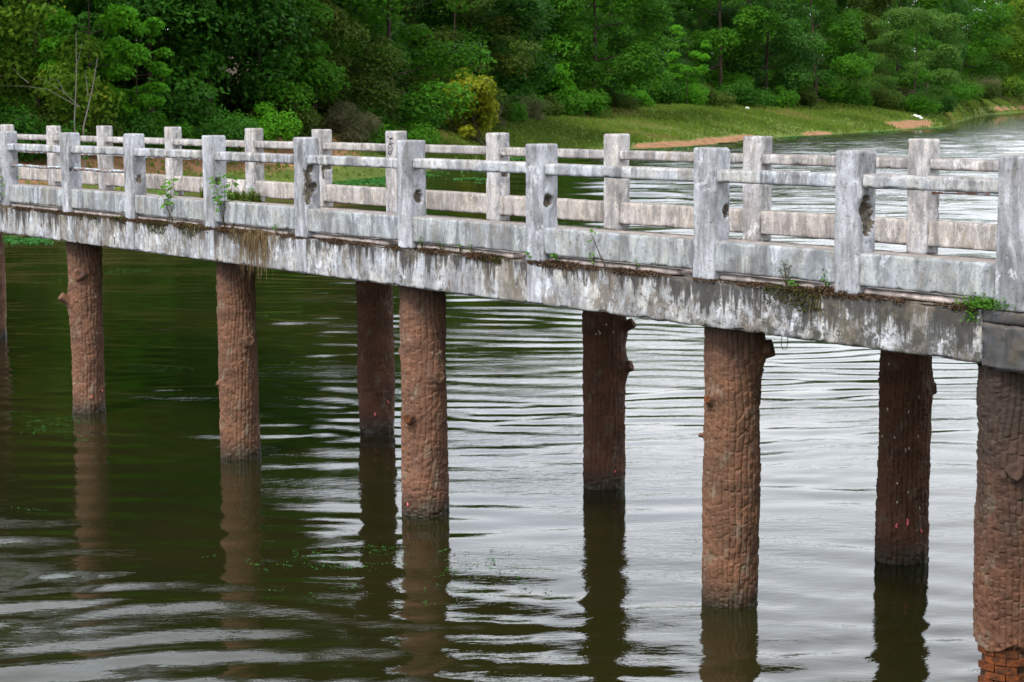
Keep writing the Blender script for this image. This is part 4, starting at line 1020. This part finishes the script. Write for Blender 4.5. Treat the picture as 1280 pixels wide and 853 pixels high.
# spreading bright green creeper by the cap block
p, s = ledge(1236); rng = np.random.default_rng(8); root = empty('green_creeper', p); tag(root, 'bright green creeping plant clump on the beam beside the dark cap block', 'plant')
k = 900; u = rng.normal(0, 1, (k, 3)); axw = np.array([AX[0], AX[1], 0]); nxw = np.array([NX[0], NX[1], 0])
C = -(u[:, :1]*.10)*axw + u[:, 1:2]*.035*nxw + np.abs(u[:, 2:3])*np.array([[0, 0, .035]]) + np.array([0, 0, .01]) 
C2 = C.copy(); C2[:90] = (-(rng.normal(.12, .03, (90, 1))))*-axw*1.0 + rng.normal(0, .01, (90, 1))*nxw + np.array([0, 0, -1])*rng.uniform(0, .09, (90, 1)) - nxw*.035
V, F = kites(C2, rng.normal(0, .5, (k, 3))+np.array([0, -.2, 1]), .026*rng.uniform(.6, 1.3, k), rng, 1.7); obj('leaves', mesh_np('leaves', V, F, False, None, {'tint': ('FACE', rng.random(k))}), root, LM['weed'])
V, F = join([tube([(0, 0, 0), tuple(C2[i]*.5+np.array([0, 0, .02])), tuple(C2[i])], .002, 4) for i in range(90, 130)]); obj('stem', mesh_np('stem', V, F), root, LM['weed'])

# soil, moss and dry grass caught on the ledge
def strip(name, label, pxa, pxb, h, mat, seed, drop=.0, den=90, cat=None, wid=.06, o0=ON+.01):
    """a ragged crust of crumbs and short dead blades along the top edge of the beam"""
    sa, sb = sorted((s_from_px(pxa, Z_FOOT, ON), s_from_px(pxb, Z_FOOT, ON))); rng = np.random.default_rng(seed)
    k = int((sb-sa)*den*12); s = rng.uniform(sa, sb, k)
    dens = .5+.5*fbm(np.stack([s*4, s*0, s*0+seed], -1), seed, 3); kp = dens > rng.random(k)*.9+.12; s = s[kp]; dens = dens[kp]; k = len(s)
    o = o0+rng.uniform(-.022, wid, k); z = Z_FOOT-.014+rng.random(k)*h*1.5*dens
    edge = (rng.random(k) < (.6 if drop > .02 else .3)); o = np.where(edge, ON-.010-rng.random(k)*.008, o)
    z = np.where(edge, Z_FOOT-.012-rng.random(k)**1.7*(drop+.012)*dens*1.6, z)
    P = np.stack([AX[0]*s+NX[0]*o, AX[1]*s+NX[1]*o, z], -1)
    V, F = kites(P, rng.normal(0, 1, (k, 3)), rng.uniform(.010, .026, k), rng, 1.5)
    ob = obj(name, mesh_np(name, V, F, False), None, mat); tag(ob, label, cat, kind='stuff')
strip('leaf_litter', 'dark soil and leaf litter caught along the top of the near beam', 4, 1222, .022, M_SOIL, 3, .010, 230, 'soil')
strip('moss', 'dark green moss clumps on the beam edge of the near side', 100, 160, .02, M_MOSS, 4, .05, 160, 'moss')
strip('moss', 'mossy dark mass hanging from the beam edge under the seedlings at left', 185, 262, .025, M_MOSS, 5, .09, 220, 'moss')
strip('moss', 'dark moss clump on the beam edge in the middle of the bridge', 604, 628, .03, M_MOSS, 6, .06, 420, 'moss')
strip('moss', 'blackish moss on the beam edge below the broken-sided post', 955, 1030, .012, M_MOSS, 7, .10, 260, 'moss')
def drytuft(label, px, n, ln, seed, hang=.5, spread=.12, leaf='dry'):
    p, s = ledge(px, .01); rng = np.random.default_rng(seed); V = []; F = []; ti = []
    for i in range(n):
        b = np.array([rng.normal(0, spread), 0, 0]); b = -AX[0]*0 + np.array([AX[0]*b[0], AX[1]*b[0], 0]) + np.array([NX[0], NX[1], 0])*rng.uniform(-.02, .05)
        d = np.array([AX[0], AX[1], 0])*rng.normal(0, .7) - np.array([NX[0], NX[1], 0])*rng.uniform(.0, .8) + np.array([0, 0, rng.uniform(.1, 1)])
        l = ln*rng.uniform(.4, 1); w = .006; sag = l*rng.uniform(.3, 2.2)*hang
        side = np.cross(d, [0, 0, 1]); side /= max(np.linalg.norm(side), 1e-3)
        for q in range(5):
            t = q/4; c = b+d*l*t*.6+np.array([0, 0, -sag*t*t]); V += [tuple(c-side*w*(1-t*.8)), tuple(c+side*w*(1-t*.8))]
        o = i*10; F += [(o+2*q, o+2*q+1, o+2*q+3, o+2*q+2) for q in range(4)]; ti += [rng.random()]*4
    o = obj('grass_tuft', mesh_np('tuft', V, F, False, None, {'tint': ('FACE', ti)}), None, LM[leaf]); o.location = p; tag(o, label, 'grass', kind='stuff')
drytuft('dry brown grass tuft hanging over the beam right of the feathery seedling', 322, 620, .30, 1, 1.0, .15)
drytuft('small dry grass tuft left of the hanging brown tuft', 296, 260, .20, 2, .6, .12)
drytuft('dry grass strands among moss under the light green seedlings', 240, 260, .16, 3, .5, .16)
drytuft('dry root tangle at the left end of the beam', 8, 160, .18, 4, .8, .08)
drytuft('short green grass tuft on the ledge left of the third near post from the left', 150, 90, .07, 5, .1, .06, 'weed')
drytuft('brown dead roots hanging below the broken-sided post', 1022, 70, .14, 6, 1.4, .03)
# green-brown grass along the inside of the far kerb
p = so_world(s_from_px(296, Z_FOOT, OF-.05), OF-.05)
rng = np.random.default_rng(44); k = 420; s_ = rng.uniform(s_from_px(330, Z_FOOT, OF), s_from_px(255, Z_FOOT, OF), k)
base = np.stack([AX[0]*s_+NX[0]*(OF-.05), AX[1]*s_+NX[1]*(OF-.05), np.full(k, Z_FOOT)], -1); hh_ = rng.uniform(.04, .16, k)
d = rng.normal(0, .05, (k, 3)); d[:, 2] = hh_; sd_ = rng.normal(0, .012, (k, 3)); sd_[:, 2] = 0
V = np.stack([base-sd_, base+sd_, base+d+sd_*.2, base+d-sd_*.2], 1).reshape(-1, 3)
o = obj('kerb_grass', mesh_np('kerb_grass', V, np.arange(4*k).reshape(-1, 4), False, None, {'tint': ('FACE', rng.random(k))}), None, LM['olive']); tag(o, 'rough olive grass growing against the far kerb on the deck', 'grass', kind='stuff')

# wire loop under the beam
sW = s_from_px(978, Z_BOT, ON+.05); w = so_world(sW, ON+.05)
V, F = tube([(0, 0, .02), (-.008, 0, -.06), (.002, 0, -.10), (.028, 0, -.10), (.04, 0, -.05), (.038, 0, .02)], .0028, 5); o = obj('wire_loop', mesh_np('wire', V, F), bridge, M_WIRE); o.location = Lc(sW, ON+.05, Z_BOT); o.rotation_euler.z = -(math.pi-PHI)

# white litter on the far shore
def litter(px, py, z, w, h, label, seed):
    p = on_ground(px, py); rng = np.random.default_rng(seed); nu, nv = 22, 12
    p.z = float(ground_z(p.x, p.y))
    U, Vv = np.meshgrid(np.linspace(0, 2*math.pi, nu, endpoint=False), np.linspace(0, math.pi, nv))
    D = np.stack([np.cos(U)*np.sin(Vv), np.sin(U)*np.sin(Vv), np.cos(Vv)], -1); r_ = 1+.45*fbm(D*2.2, seed, 3)
    Q = D*r_[..., None]*np.array([w, w*.6, h]); Q[..., 2] = np.maximum(Q[..., 2]*(1+.6*D[..., 0]*-1), -.02)
    F = []
    for i in range(nv-1):
        for j in range(nu): F.append((i*nu+j, i*nu+(j+1) % nu, (i+1)*nu+(j+1) % nu, (i+1)*nu+j))
    o = obj('plastic_bag', mesh_np('bag', Q.reshape(-1, 3), F, False), None, M_BAG); o.location = p; tag(o, label, 'litter')
m = MT('white_plastic', .5); m.color((.78, .78, .8)); M_BAG = m.m
litter(1147, 148, .9, .62, .38, 'crumpled white plastic bag on the orange dirt spit by the far water', 1)
litter(935, 137, 2.4, .30, .2, 'small white litter scrap on the grass above the dirt shore', 2)
litter(880, 138.5, 2.2, .22, .14, 'tiny white litter scrap on the grass left of the other scrap', 3)
